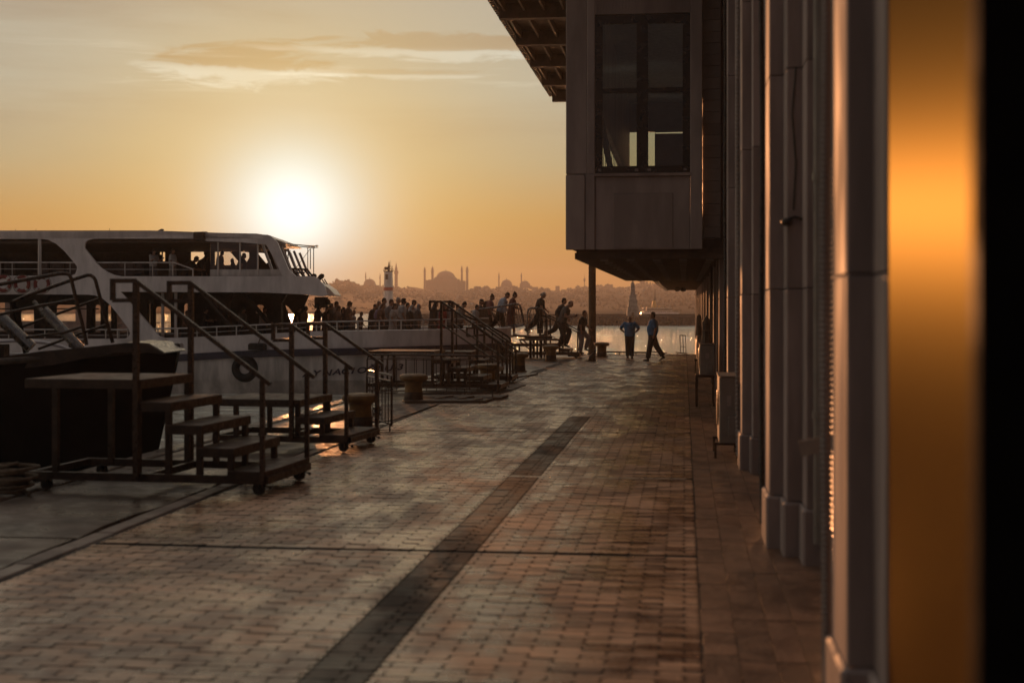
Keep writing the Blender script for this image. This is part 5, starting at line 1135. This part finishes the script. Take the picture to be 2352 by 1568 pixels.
def person(label, xh, yh, z, floor, rz=0.0, h=None, lean=6, head=10, legs=((8, 6), (-8, 8)), arms=((6, 8, 12), (-4, 8, 12)), top=(.2, .2, .2), sleeve=.5, bottom=(.03, .03, .04), kind='trousers', hair='short', haircol=(.02, .014, .01), fore=None, near=False, belly=0.0, group='passengers leaving the ferry', skin='skin', shoes=(.02, .018, .016), extras=(), fem=False, beltcol=None):
    """xh, yh: where the top of the head stands in the picture; z: depth; floor: height it stands on"""
    T = pt(xh, yh, z)
    global FAT; FAT = 1.24
    L = dict(th=.245, sh=.245); hip = Vector((0, 0, 0))
    lg = []
    for sd, (th, kn) in zip((1, -1), legs):
        hp = Vector((0, sd*.052, 0)); kn_ = hp+Vector((S_(th), 0, -C_(th)))*L['th']; an = kn_+Vector((S_(th-kn), 0, -C_(th-kn)))*L['sh']; lg.append((hp, kn_, an, th-kn))
    low = min(l[2].z for l in lg)-.045
    d1 = Vector((S_(lean*.5), 0, C_(lean*.5))); d2 = Vector((S_(lean), 0, C_(lean))); wst = d1*.10; chest = wst+d2*.13; shc = chest+d2*.075; nk = shc+Vector((S_(lean+head*.4), 0, C_(lean+head*.4)))*.055
    hd = Vector((S_(lean*.6+head), 0, C_(lean*.6+head))); hc = nk+hd*.062+Vector((.012, 0, 0)); hx = Vector((hd.z, 0, -hd.x))   # hx: the way the face looks
    topz = hc.z+.072
    total = topz-low; Hh = h or (T.z-floor); sc_ = Hh/total*1.0
    P = lambda v: Vector(((v.x)*sc_, v.y*sc_, (v.z-low)*sc_))
    t = thing('person', label, 'person', (0, 0, 0), rz, group)
    # put the head where the photograph has it
    hw = P(hc); off = Matrix.Rotation(rz, 3, 'Z') @ Vector((hw.x, hw.y, 0)); t.location = (T.x-off.x, z-off.y, floor if h is None else T.z-Hh)
    vox = .0135 if near else .028; k = sc_
    body = MB(); f_ = .92 if fem else 1.0
    shw = .120*f_; 
    body.ball(P(hc), (.055*k, .048*k, .070*k), 16, 12); body.ball(P(hc-hd*.035+hx*.014), (.036*k, .034*k, .036*k), 12, 8); body.ball(P(hc+hd*.004-hx*.012), (.048*k, .045*k, .052*k), 12, 8)
    body.ball(P(hc+hx*.050-hd*.008), (.014*k, .010*k, .016*k), 8, 6); body.ball(P(hc+hx*.042-hd*.040), (.014*k, .018*k, .012*k), 8, 6)
    for s in (-1, 1): body.ball(P(hc+Vector((0, s*.044, 0))-hd*.006), (.012*k, .008*k, .018*k), 8, 6)
    etube(body, [P(shc-d2*.01), P(nk), P(hc-hd*.03)], [.034*k, .030*k, .032*k], [.034*k, .031*k, .033*k])
    tr = [hip-Vector((0, 0, .03)), hip+d1*.03, wst, wst+d2*.06, chest, shc-d2*.01, shc+d2*.022]
    ra = [.078, .088*(1.04 if fem else 1), .078*f_, .084, .096*f_, .096*f_, .05]; rb = [.055, .062, .054+belly, .060+belly*.8, .064, .052, .03]
    etube(body, [P(p) for p in tr], [a*k*.94 for a in ra], [b*k*.92 for b in rb])
    legs_c = []
    for (hp, kn_, an, ang) in lg:
        for lo_, hi_ in ((hp, kn_),): pass
        cf = kn_+(an-kn_)*.3
        etube(body, [P(hp+Vector((0, 0, .02))), P(hp+(kn_-hp)*.4), P(kn_), P(cf), P(an+Vector((0, 0, 0)))], [.048*k, .044*k, .031*k, .032*k, .020*k], [.054*k, .046*k, .032*k, .034*k, .021*k])
    hands = []; fing = MB()
    for ai, (sd, (a, ab, e)) in enumerate(zip((1, -1), arms)):
        sh = shc+Vector((0, sd*shw, 0))-d2*.005; u = Vector((S_(a)*C_(ab), sd*S_(ab), -C_(a)*C_(ab))); el = sh+u*.165
        if fore and fore[ai] is not None: fv = Vector(fore[ai]).normalized()
        else: fv = Vector((S_(a+e)*C_(ab*.4), sd*S_(ab*.4), -C_(a+e)*C_(ab*.4))).normalized()
        wr = el+fv*.140; hn = wr+fv*.045; hands.append((sh, el, wr, hn, fv))
        body.ball(P(sh), .034*k, 12, 8)
        body.tube([P(sh), P(sh+(el-sh)*.5), P(el), P(el+(wr-el)*.35), P(wr)], [.036*k, .034*k, .028*k, .028*k, .018*k], 10); body.tube([P(wr-fv*.01), P(hn)], [.016*k, .017*k], 10); body.ball(P(hn-fv*.004), (.020*k, .014*k, .022*k), 10, 8)
        sdv = fv.cross(Vector((0, 1, 0))); sdv = sdv.normalized() if sdv.length > .1 else Vector((1, 0, 0)); cu = fv.cross(sdv).normalized()*(-sd)
        for q in range(4):
            b0 = hn+sdv*(-.0135+q*.009); ln = (.030, .036, .034, .026)[q]; m1_ = b0+fv*ln*.55+cu*.004; e_ = m1_+(fv*.7+cu*.7).normalized()*ln*.5
            fing.tube([P(b0-fv*.006), P(b0+fv*.012), P(m1_), P(e_)], [.0055*k, .0052*k, .0048*k, .0036*k], 6)
        tb = wr+fv*.018+sdv*.014; fing.tube([P(tb), P(tb+(fv*.6+sdv*.8).normalized()*.02), P(tb+(fv*.9+sdv*.5+cu*.3).normalized()*.036)], [.006*k, .0055*k, .004*k], 6)
    job(body, 'body', skin, t, vox, fing)
    # clothes
    tp = MB(); g = .019
    if kind == 'gown':
        foot = Vector(((lg[0][2].x+lg[1][2].x)/2, 0, low+.05))
        pts = [foot, foot*.6+hip*.4, hip, wst, wst+d2*.06, chest, shc-d2*.005, shc+d2*.03]; etube(tp, [P(p) for p in pts], [.115*k, .105*k, .10*k, .092*k, .095*k, (.098+g)*k, (.102+g)*k, .052*k], [.12*k, .10*k, .078*k, .072*k, .076*k, .076*k, .064*k, .04*k])
    elif kind == 'dress':
        foot = Vector(((lg[0][2].x+lg[1][2].x)/2*.5, 0, low+.20)); pts = [foot, foot*.5+hip*.5, hip+d1*.02, wst+d2*.01, wst+d2*.06, chest, shc-d2*.005, shc+d2*.028]
        etube(tp, [P(p) for p in pts], [.085*k, .088*k, .096*k, .082*k, .090*k, .104*k, .104*k, .05*k], [.085*k, .082*k, .074*k, .062*k, .070*k, .074*k, .062*k, .038*k])
    else:
        pts = [hip-Vector((0, 0, .012)), hip+d1*.03, wst, wst+d2*.06, chest, shc-d2*.005, shc+d2*.028]
        etube(tp, [P(p) for p in pts], [.094*k, (.088+g)*k, (.082+g)*k, (.086+g)*k, (.097*f_+g)*k, (.099*f_+g)*k, .052*k], [.070*k, (.062+g)*k, (.058+g+belly)*k, (.062+g+belly*.8)*k, (.066+g)*k, (.054+g)*k, .036*k])
    for (sh, el, wr, hn, fv) in hands:
        tp.ball(P(sh), .050*k, 12, 8)
        if sleeve <= 1: e_ = sh+(el-sh)*max(.3, sleeve); tp.tube([P(sh), P(sh+(e_-sh)*.5), P(e_)], [.048*k, .045*k, .043*k], 12)
        else: e_ = el+(wr-el)*min(1, sleeve-1+.05); tp.tube([P(sh), P(sh+(el-sh)*.5), P(el), P(e_)], [.046*k, .042*k, .037*k, .028*k], 12)
    job(tp, {'gown': 'long_coat', 'dress': 'dress'}.get(kind, 'shirt'), cloth(top), t, vox)
    if kind in ('trousers', 'shorts', 'wide', 'skirt'):
        bt = MB(); etube(bt, [P(hip+d1*.045), P(hip), P(hip-Vector((0, 0, .045)))], [.090*k, .094*k, .082*k], [.063*k, .068*k, .066*k])
        if kind == 'skirt':
            foot = Vector(((lg[0][2].x+lg[1][2].x)/2, 0, low+.08)); etube(bt, [P(hip), P((hip+foot)*.5), P(foot)], [.092*k, .10*k, .115*k], [.07*k, .085*k, .11*k])
        else:
            w2 = 1.35 if kind == 'wide' else 1.0
            for (hp, kn_, an, ang) in lg:
                end = an+Vector((0, 0, .006)) if kind != 'shorts' else hp+(kn_-hp)*.95
                pts = [hp+Vector((0, 0, .015)), hp+(kn_-hp)*.4, kn_, kn_+(an-kn_)*.4, end] if kind != 'shorts' else [hp+Vector((0, 0, .015)), hp+(kn_-hp)*.5, end]
                ra_ = [.056, .055, .045*w2, .042*w2, .038*w2] if kind != 'shorts' else [.052, .05, .046]; rb_ = [.064, .060, .048*w2, .045*w2, .042*w2] if kind != 'shorts' else [.058, .056, .05]
                etube(bt, [P(p) for p in pts], [a*k for a in ra_], [b*k for b in rb_])
        job(bt, 'skirt' if kind == 'skirt' else ('shorts' if kind == 'shorts' else 'trousers'), cloth(bottom), t, vox)
    for (hp, kn_, an, ang) in lg:
        so = MB(); a = max(-50, min(35, ang*.9)) if abs(ang) > 14 else 0; fx = Vector((C_(a), 0, S_(a)*1.0)); up = Vector((-fx.z, 0, fx.x)); b0 = an-up*.028
        etube(so, [P(b0-fx*.030-up*.004), P(b0-fx*.014), P(b0+fx*.03-up*.004), P(b0+fx*.075-up*.010), P(b0+fx*.105-up*.011)], [.016*k, .024*k, .025*k, .026*k, .015*k], [.012*k, .022*k, .018*k, .013*k, .007*k], 10); so.tube([P(an+up*.004), P(b0)], [.026*k, .025*k], 10)
        so.build('shoe', cloth(shoes, .3), t, smooth=True)
    FAT = 1.0
    # hair or headwear
    hm_ = cloth(haircol, .3); hb = MB()
    if hair in ('short', 'long', 'bun', 'curly', 'receding', 'ponytail'):
        if hair == 'receding': hb.ball(P(hc-hx*.020-hd*.008), (.040*k, .045*k, .040*k), 14, 10)
        else: hb.ball(P(hc+hd*.020-hx*.010), (.052*k, .048*k, .055*k), 14, 10); hb.ball(P(hc-hx*.022-hd*.010), (.038*k, .045*k, .046*k), 14, 10)
        if hair == 'long': etube(hb, [P(hc+hd*.03-hx*.025), P(hc-hx*.042-hd*.03), P(hc-hx*.05-hd*.10), P(hc-hx*.05-hd*.17)], [.044*k, .05*k, .048*k, .028*k], [.03*k, .032*k, .026*k, .014*k])
        if hair == 'bun': hb.ball(P(hc+hd*.062-hx*.034), (.026*k, .026*k, .026*k), 12, 8)
        if hair == 'ponytail': hb.ball(P(hc-hd*.02-hx*.062), (.022*k, .020*k, .030*k), 10, 8)
        if hair == 'curly':
            r_ = random.Random(int(xh))
            for _ in range(26): v = Vector((r_.gauss(-.35, .6), r_.gauss(0, .6), r_.gauss(.25, .6))).normalized(); hb.ball(P(hc+hd*.01+Vector((v.x*.052, v.y*.050, v.z*.060))), .019*k, 7, 5)
        hb.build('hair', hm_, t, smooth=True)
    elif hair == 'bald': hb.ball(P(hc-hx*.012+hd*.004), (.0485*k, .0465*k, .052*k), 14, 10); hb.build('hair', cloth((.035, .024, .018)), t, smooth=True)  # scalp cap of a bald head, dusk shade put into its dark colour
    elif hair == 'hijab':
        hb.ball(P(hc+hd*.006-hx*.010), (.054*k, .053*k, .072*k), 14, 10); etube(hb, [P(hc-hd*.02-hx*.012), P(nk), P(shc-d2*.0), P(shc-d2*.05)], [.048*k, .052*k, .098*k, .108*k], [.046*k, .052*k, .070*k, .080*k]); job(hb, 'headscarf', hm_, t, vox)
    elif hair == 'cap':
        hb.ball(P(hc-hx*.018-hd*.012), (.038*k, .045*k, .044*k), 14, 10); hb.build('hair', cloth((.02, .015, .012)), t, smooth=True); cp = MB(); cp.lathe([(.052*k, -.004*k), (.051*k, .02*k), (.042*k, .042*k), (.02*k, .054*k), (.002, .056*k)], 16, mx=Matrix.Rotation(math.radians(lean*.6+head), 4, 'Y'), c=P(hc+hd*.018-hx*.002))
        cp.build('cap', hm_, t, smooth=True); br = MB(); etube(br, [P(hc+hd*.020+hx*.040), P(hc+hd*.020+hx*.070), P(hc+hd*.015+hx*.092)], [.042*k, .038*k, .018*k], [.004*k, .004*k, .003*k], 12); br.build('cap_brim', hm_, t, smooth=True)
    if near:
        for s in (-1, 1): MB().ball((0, 0, 0), .0052*k, 6, 5).build('eye', 'black', t, loc=P(hc+hx*.0475+hd*.010+Vector((0, s*.017, 0))))
    if beltcol: bl = MB(); etube(bl, [P(hip+d1*.028), P(hip+d1*.048)], [.102*k, .102*k], [.076*k, .077*k]); bl.build('belt', cloth(beltcol), t)
    info = dict(P=P, k=k, t=t, hc=hc, hx=hx, hd=hd, chest=chest, wst=wst, shc=shc, d2=d2, hands=hands, lg=lg, hip=hip, an=[l[2] for l in lg])
    return info
def backpack(info, label, col, bulge=1.0):
    P, k = info['P'], info['k']; d2 = info['d2']; fx = Vector((d2.z, 0, -d2.x)); t0 = info['t']
    t = thing('backpack', label, 'backpack', tuple(t0.location), t0.rotation_euler.z); c = info['chest']-fx*(.105)-d2*.02
    mb = MB(); etube(mb, [P(c+d2*.10), P(c+d2*.06), P(c-d2*.03-fx*.012), P(c-d2*.11), P(c-d2*.13)], [.05*k, .078*k, .086*k, .080*k, .05*k], [.03*k, .052*k*bulge, .062*k*bulge, .055*k*bulge, .03*k]); mb.build('bag', cloth(col), t, smooth=True)
    for s in (-1, 1): MB().tube([P(c+d2*.09+Vector((0, s*.05, 0))), P(info['shc']+d2*.045+Vector((0, s*.06, 0))), P(info['shc']+fx*.062-d2*.03+Vector((0, s*.065, 0))), P(info['chest']+fx*.06-d2*.08+Vector((0, s*.085, 0))), P(c-d2*.10+Vector((0, s*.07, 0)))], .009*k, 6).build('strap', cloth(col), t)
FD = .60      # ferry fore deck height
# ---- the two men in blue shirts on the quay
pm = gnd(1447, 822)
A = person('bald man in bright blue polo and dark work trousers, hands on hips, on the quay', 1446.5, 725, 56.8, 0, rz=math.radians(-95), h=1.70, lean=-1, head=2, legs=((3, 2), (-2, 2)), arms=((-12, 42, 0), (-12, 42, 0)), fore=((.25, -.75, -.62), (.25, .75, -.62)), top=(.02, .17, .36), sleeve=.85, bottom=(.014, .014, .018), hair='bald', near=True, belly=.01, group=None, beltcol=(.01, .01, .01), skin='skin_tan')
B = person('tall man in bright blue polo and dark work trousers striding left on the quay', 1499, 716, 54.3, 0, rz=math.radians(180), h=1.86, lean=-3, head=2, legs=((14, 4), (-22, 10)), arms=((-14, 10, 30), (-6, 12, 34)), top=(.018, .15, .33), sleeve=.9, bottom=(.014, .014, .018), hair='short', near=True, belly=.022, group=None, beltcol=(.01, .01, .01), skin='skin_tan')
for info in (A, B):
    P, k = info['P'], info['k']
    for (hp, kn_, an, ang) in info['lg']:
        c0 = kn_+(an-kn_)*.50; c1 = kn_+(an-kn_)*.56; rb = MB(); etube(rb, [P(c0), P(c1)], [.0405*k, .0400*k], [.0435*k, .043*k]); rb.build('reflective_band', cloth((.45, .30, .12)), info['t'])
# ---- people coming down the gangway and steps
person('young man in black shirt and pale grey trousers stepping off the farthest steps', 1343, 712.5, 57.7, .17, rz=math.radians(-12), lean=14, head=-4, legs=((46, 62), (6, 14)), arms=((14, 14, 30), (-18, 8, 26)), top=(.015, .014, .014), sleeve=.9, bottom=(.22, .21, .22), hair='short', near=True, group='passengers on the gangway and steps')
I = person('man in grey shirt with a backpack, head bowed, descending the farthest steps', 1311, 690, 57.4, .37, rz=math.radians(-8), lean=22, head=32, legs=((38, 56), (8, 26)), arms=((2, 12, 96), (0, 10, 90)), top=(.13, .12, .11), sleeve=.6, bottom=(.035, .035, .04), hair='bald', near=True, group='passengers on the gangway and steps')
backpack(I, 'black backpack on the back of the bowed man on the farthest steps', (.014, .013, .014), 1.25)
person('man with dark swept hair behind the backpack man at the top of the steps', 1296, 684, 58.3, .55, rz=0, lean=12, head=10, legs=((20, 30), (-30, 34)), arms=((12, 8, 30), (-10, 8, 20)), top=(.05, .055, .05), sleeve=1.9, bottom=(.03, .03, .035), hair='short', near=True, group='passengers on the gangway and steps')
person('heavy man in black tee with long grey hair looking down on the gangway', 1249, 671, 57.95, pt(0, 771.5, 57.4).z, rz=0, lean=8, head=30, legs=((4, 4), (-26, 26)), arms=((16, 16, 30), (4, 12, 12)), top=(.016, .015, .015), sleeve=.8, bottom=(.018, .017, .018), hair='ponytail', haircol=(.35, .32, .29), kind='wide', near=True, belly=.018, group='passengers on the gangway and steps')
person('woman with dark hair bun in long rust red dress walking down the gangway', 1183, 671, 57.8, pt(0, 770, 57.4).z, rz=0, lean=10, head=14, legs=((12, 8), (-14, 14)), arms=((10, 10, 60), (0, 8, 22)), top=(.17, .055, .045), sleeve=1.6, bottom=(.2, .1, .08), hair='bun', kind='dress', near=True, fem=True, group='passengers on the gangway and steps', shoes=(.42, .36, .32))
person('man in pale blue-white shirt and black trousers leaning forward on the gangway', 1166, 671, 57.95, pt(0, 770, 57.4).z, rz=0, lean=22, head=22, legs=((16, 10), (-26, 18)), arms=((2, 8, 34), (-8, 8, 26)), top=(.42, .50, .60), sleeve=1.9, bottom=(.018, .017, .018), hair='short', near=True, group='passengers on the gangway and steps')
J = person('woman in dusty pink shirt with brown hair bun walking behind the barrier panel', 1131, 676, 57.9, pt(0, 775, 57.4).z, rz=0, lean=10, head=16, legs=((14, 8), (-16, 10)), arms=((4, 10, 60), (0, 8, 26)), top=(.34, .15, .13), sleeve=.9, bottom=(.04, .03, .04), hair='bun', haircol=(.07, .035, .02), near=True, fem=True, group='passengers on the gangway and steps')
backpack(J, 'dark small backpack worn by the woman in pink on the gangway', (.06, .04, .035), .8)
person('woman in dark baseball cap and grey top near the gangway head', 1106, 686.5, 57.8, .60, rz=0, lean=6, head=6, legs=((10, 8), (-10, 8)), arms=((10, 8, 50), (2, 8, 20)), top=(.10, .09, .085), sleeve=1.9, bottom=(.03, .03, .04), hair='cap', haircol=(.025, .02, .02), near=True, fem=True, group='passengers on the gangway and steps')
q = person('boy in navy and white striped shirt by the canvas panel of the gangway', 1096, 699.5, 57.2, .62, rz=0, lean=6, head=12, legs=((6, 4), (-6, 6)), arms=((8, 6, 20), (0, 6, 12)), top=(.40, .39, .40), sleeve=.9, bottom=(.03, .03, .04), hair='short', near=True, group='passengers on the gangway and steps')
for i in range(8):
    P, k = q['P'], q['k']; c0 = q['hip']+(q['shc']-q['hip'])*(.06+i*.115); rb = MB(); etube(rb, [P(c0), P(c0+Vector((0, 0, .012)))], [.117*k]*2, [.086*k]*2); rb.build('stripe', cloth((.03, .03, .07)), q['t'])
person('boy in taupe tee with bowed head at the ferry rail behind the tall handrail', 1067, 692.5, 56.0, .6, rz=0, lean=10, head=30, legs=((6, 6), (-8, 8)), arms=((14, 8, 50), (4, 8, 20)), top=(.20, .16, .135), sleeve=.8, bottom=(.04, .04, .04), hair='short')
# ---- crowd on the fore deck  (x, y of head top, depth, label, options)
K = dict
CROWD = [
 (1002, 690.5, 54.0, 'person in black hood, rightmost before the two tall handrail posts', K(kind='gown', top=(.015, .013, .014), hair='hijab', haircol=(.015, .013, .014), sleeve=1.9, head=20, fem=True)),
 (1016, 694.5, 56.0, 'grey-haired person partly behind the woman in red scarf', K(top=(.20, .18, .17), haircol=(.30, .27, .25), hair='short')),
 (1022.5, 697, 54.6, 'woman in red coat and dark red headscarf among the deck crowd', K(kind='gown', top=(.30, .03, .035), hair='hijab', haircol=(.08, .02, .02), sleeve=1.9, head=24, fem=True)),
 (1034, 690, 56.8, 'tall woman in black headscarf behind the woman in red', K(kind='gown', top=(.05, .02, .025), hair='hijab', haircol=(.02, .015, .015), sleeve=1.9, fem=True)),
 (1040.5, 696.5, 54.9, 'woman in black headscarf and pale cardigan, head bent, with glasses', K(kind='skirt', top=(.40, .38, .36), bottom=(.05, .05, .05), hair='hijab', haircol=(.018, .015, .015), sleeve=1.9, head=28, fem=True)),
 (962.5, 697.5, 55.2, 'elderly person in grey headscarf and dark jacket beside the rail', K(kind='gown', top=(.10, .085, .08), hair='hijab', haircol=(.30, .27, .26), sleeve=1.9, head=4, fem=True)),
 (951, 688.5, 56.4, 'man in white shirt wearing a small dark hat, deck crowd right', K(top=(.45, .44, .44), hair='cap', haircol=(.03, .025, .02), sleeve=1.9, head=8)),
 (946.5, 700, 54.4, 'woman in white headscarf over a long black coat', K(kind='gown', top=(.014, .013, .013), hair='hijab', haircol=(.46, .42, .40), sleeve=1.9, head=12, fem=True)),
 (927.5, 685.5, 55.6, 'curly-haired young man in white tee at the crowd centre', K(top=(.50, .47, .45), hair='curly', sleeve=.8, head=8, bottom=(.1, .09, .09))),
 (915.5, 682.6, 57.2, 'white-haired tall man behind the curly young man', K(top=(.12, .10, .09), haircol=(.42, .38, .35), hair='short', head=6)),
 (907.5, 696.5, 54.0, 'woman with long dark hair in white print tee and pale shorts', K(top=(.46, .42, .40), bottom=(.45, .42, .40), hair='long', haircol=(.04, .018, .012), sleeve=.85, head=6, fem=True, kind='wide')),
 (899.5, 687, 55.4, 'man in grey striped tee with short brown hair', K(top=(.24, .22, .22), haircol=(.05, .025, .018), hair='short', sleeve=.8)),
 (883, 684, 56.6, 'man in white shirt standing behind the long-haired backpack woman', K(top=(.42, .36, .32), hair='short', sleeve=1.9, head=8)),
 (880.5, 696, 54.6, 'auburn long-haired woman carrying a lilac backpack', K(top=(.16, .08, .06), hair='long', haircol=(.10, .035, .015), sleeve=.8, head=10, fem=True, lean=10)),
 (862.5, 696.5, 55.6, 'balding man in dark shirt leaning left of the backpack woman', K(top=(.035, .022, .018), hair='bald', sleeve=1.9, lean=12, head=14)),
 (830.5, 716, 55.0, 'small boy with round dark hair alone in the gap of the crowd', K(top=(.05, .025, .02), hair='short', head=8)),
 (813.5, 712.5, 55.2, 'small child in white top beside the hand-to-mouth woman', K(top=(.42, .36, .32), hair='short', head=12)),
 (803.5, 692, 54.6, 'curly-haired woman holding her hand to her mouth on the deck', K(top=(.10, .05, .035), hair='curly', haircol=(.04, .018, .01), sleeve=.6, head=10, fem=True, arms=((34, 10, 118), (10, 8, 20)))),
 (789.5, 705, 55.4, 'person in dark clothing just left of the hand-to-mouth woman', K(top=(.04, .02, .015), hair='long', head=10, fem=True)),
 (779, 702, 54.4, 'woman with long wavy hair in mottled blouse, left crowd', K(top=(.22, .13, .09), hair='long', haircol=(.10, .04, .015), sleeve=1.9, fem=True)),
 (773.5, 692, 55.8, 'broad man in white shirt behind the wavy-haired woman', K(top=(.42, .34, .28), hair='short', sleeve=.9)),
 (761.5, 696.5, 55.2, 'man in dark polo with hand on hip, left crowd', K(top=(.03, .02, .015), hair='short', arms=((-12, 36, 0), (-6, 10, 20)), fore=((.2, -.75, -.62), None))),
 (733, 699.5, 54.6, 'woman in dark headscarf raising a hand to her chin', K(kind='gown', top=(.04, .022, .018), hair='hijab', haircol=(.03, .018, .015), sleeve=1.9, fem=True, head=6, arms=((36, 10, 116), (10, 8, 20)))),
 (703, 703, 55.4, 'person in orange-lit shirt standing under the ferry nose', K(top=(.30, .16, .10), hair='short', sleeve=.8)),
 (688, 704, 56.6, 'shadowed person beneath the overhang next to the bright glint', K(top=(.04, .02, .015), hair='short')),
 (608, 705, 54.2, 'woman in white blouse below the upper deck at the rail', K(top=(.45, .36, .30), hair='short', sleeve=.9, fem=True)),
 (560, 706, 53.8, 'person in grey jacket under the upper deck amidships', K(top=(.20, .16, .15), hair='short', sleeve=1.9)),
 (474, 706.5, 53.6, 'man in dark shirt leaning at the rail by the slanted strut', K(top=(.03, .022, .02), hair='short', sleeve=.9, arms=((28, 10, 60), (20, 8, 60)))),
 (752, 703, 56.4, 'man in brown jacket half hidden behind the dark polo man', K(top=(.08, .05, .03), hair='short', sleeve=1.9)),
 (871, 691, 57.0, 'woman in tan headscarf behind the balding man and the auburn woman', K(kind='gown', top=(.10, .07, .05), hair='hijab', haircol=(.22, .15, .10), sleeve=1.9, fem=True)),
 (937, 695, 57.0, 'teenager in dark tee wedged between the curly man and the small-hatted man', K(top=(.04, .035, .03), hair='short', sleeve=.8, head=12)),
 (1052, 698, 56.8, 'person in olive jacket between the black headscarf woman and the taupe tee boy', K(top=(.09, .08, .05), hair='short', sleeve=1.9, head=14)),
 (430, 713, 53.6, 'shorter person by the saloon window left of the slanted strut', K(top=(.20, .12, .08), hair='short', sleeve=.8)),
]
INF = {}
for i, (x, y, z, lab, o) in enumerate(CROWD):
    o = dict(o); o.setdefault('legs', ((5+(i*3) % 9, 6), (-4-(i*5) % 9, 8))); o.setdefault('arms', ((6+(i*7) % 12, 8, 18+(i*11) % 40), (-4+(i*5) % 8, 8, 14+(i*13) % 30)))
    INF[i] = person(lab, x, y, z, FD, rz=math.radians(rnd.uniform(-22, 14)), **o)
backpack(INF[13], 'lilac backpack carried by the auburn-haired woman on the ferry deck', (.32, .24, .34), .9)
# ---- upper deck
UD = 2.87
person('man in white tee with folded arms on the ferry upper deck', 354, 572.5, 52.6, UD, rz=math.radians(-30), lean=2, head=6, arms=((22, 10, 96), (20, 10, 92)), top=(.50, .48, .48), sleeve=.85, bottom=(.12, .11, .12), hair='short', group='passengers on the upper deck')
person('man in white polo standing at the upper deck rail end', 397.5, 571, 52.6, UD, rz=math.radians(-10), lean=0, head=0, arms=((12, 8, 46), (4, 8, 20)), top=(.55, .52, .50), sleeve=.85, bottom=(.30, .27, .25), hair='short', belly=.012, group='passengers on the upper deck')
person('person stooping over the upper deck table, head low', 451, 589, 54.5, UD, rz=0, h=1.42, lean=52, head=10, arms=((30, 8, 50), (24, 8, 50)), top=(.04, .025, .02), sleeve=.9, hair='curly', group='passengers on the upper deck')
person('rounded dark figure bending beside the stooping one', 474, 585, 55.2, UD, rz=0, h=1.5, lean=34, head=20, top=(.03, .02, .018), sleeve=1.9, hair='hijab', haircol=(.03, .02, .018), kind='gown', group='passengers on the upper deck')
person('man with short hair silhouetted in the second upper window', 510.5, 576, 56.0, UD, rz=math.radians(-10), lean=10, head=18, top=(.03, .02, .016), sleeve=.9, hair='short', group='passengers on the upper deck')
person('seated-looking figure low in the corner of the second upper window', 533, 593, 56.4, UD, rz=math.radians(180), h=1.4, lean=4, head=4, top=(.03, .02, .016), sleeve=1.9, hair='hijab', haircol=(.03, .02, .018), kind='gown', group='passengers on the upper deck')
person('head and shoulders of a person behind the third upper window', 561, 581, 57.0, UD, rz=0, h=1.62, lean=6, head=8, top=(.03, .02, .016), hair='short', group='passengers on the upper deck')
# ---- cat
cb = gnd(1362, 829.5); cat = thing('cat', 'dark cat sitting upright on the paving at the foot of the yellow pole', 'cat', tuple(cb), math.radians(35))
cm = MB()
etube(cm, [(-.13, 0, .05), (-.10, 0, .12), (-.04, 0, .20), (.02, 0, .27), (.06, 0, .33)], [.075, .095, .085, .062, .042], [.06, .09, .08, .062, .045]); cm.ball((-.08, 0, .09), (.13, .10, .09), 14, 10); cm.ball((.095, 0, .385), (.052, .047, .046), 12, 8); cm.ball((.14, 0, .372), (.024, .022, .018), 8, 6)
for s in (-1, 1):
    cm.tube([(.04, s*.035, .26), (.075, s*.036, .14), (.085, s*.034, .02)], [.032, .022, .018], 8); cm.ball((.10, s*.034, .014), (.034, .020, .015), 8, 6); cm.ball((-.03, s*.085, .06), (.085, .035, .06), 10, 8); cm.ball((.03, s*.095, .016), (.05, .022, .016), 8, 6)
    cm.tube([(.085, s*.028, .415), (.082, s*.038, .455)], [.018, .003], 6)
job(cm, 'body', cloth((.02, .017, .015)), cat, .010)
tl = MB().tube([(-.18, 0, .03), (-.24, .05, .02), (-.22, .14, .018), (-.12, .19, .018), (-.02, .19, .016)], [.024, .022, .020, .018, .008], 8); tl.build('tail', cloth((.02, .017, .015)), cat, smooth=True)
# ---- a seagull on the lighthouse gallery rail is too small to tell; remesh all bodies into one surface each
tmp = []
for (mb, name, m, parent, vox, extra) in JOBS:
    me = mb.mesh(name); o = bpy.data.objects.new('tmp_body', me); COL.objects.link(o)
    r = o.modifiers.new('r', 'REMESH'); r.mode = 'VOXEL'; r.voxel_size = vox; s = o.modifiers.new('s', 'SMOOTH'); s.iterations = 3; s.factor = .5; tmp.append(o)
dg = bpy.context.evaluated_depsgraph_get(); dg.update()
for o, (mb, name, m, parent, vox, extra) in zip(tmp, JOBS):
    me = bpy.data.meshes.new_from_object(o.evaluated_get(dg)); me.name = name
    if extra is not None and extra.v:
        bm = bmesh.new(); bm.from_mesh(me); em = extra.mesh('x'); bm.from_mesh(em); bm.to_mesh(me); bm.free(); bpy.data.meshes.remove(em)
    me.materials.clear(); me.shade_smooth(); link(name, me, m, parent)
for o in tmp:
    me = o.data; bpy.data.objects.remove(o); bpy.data.meshes.remove(me)
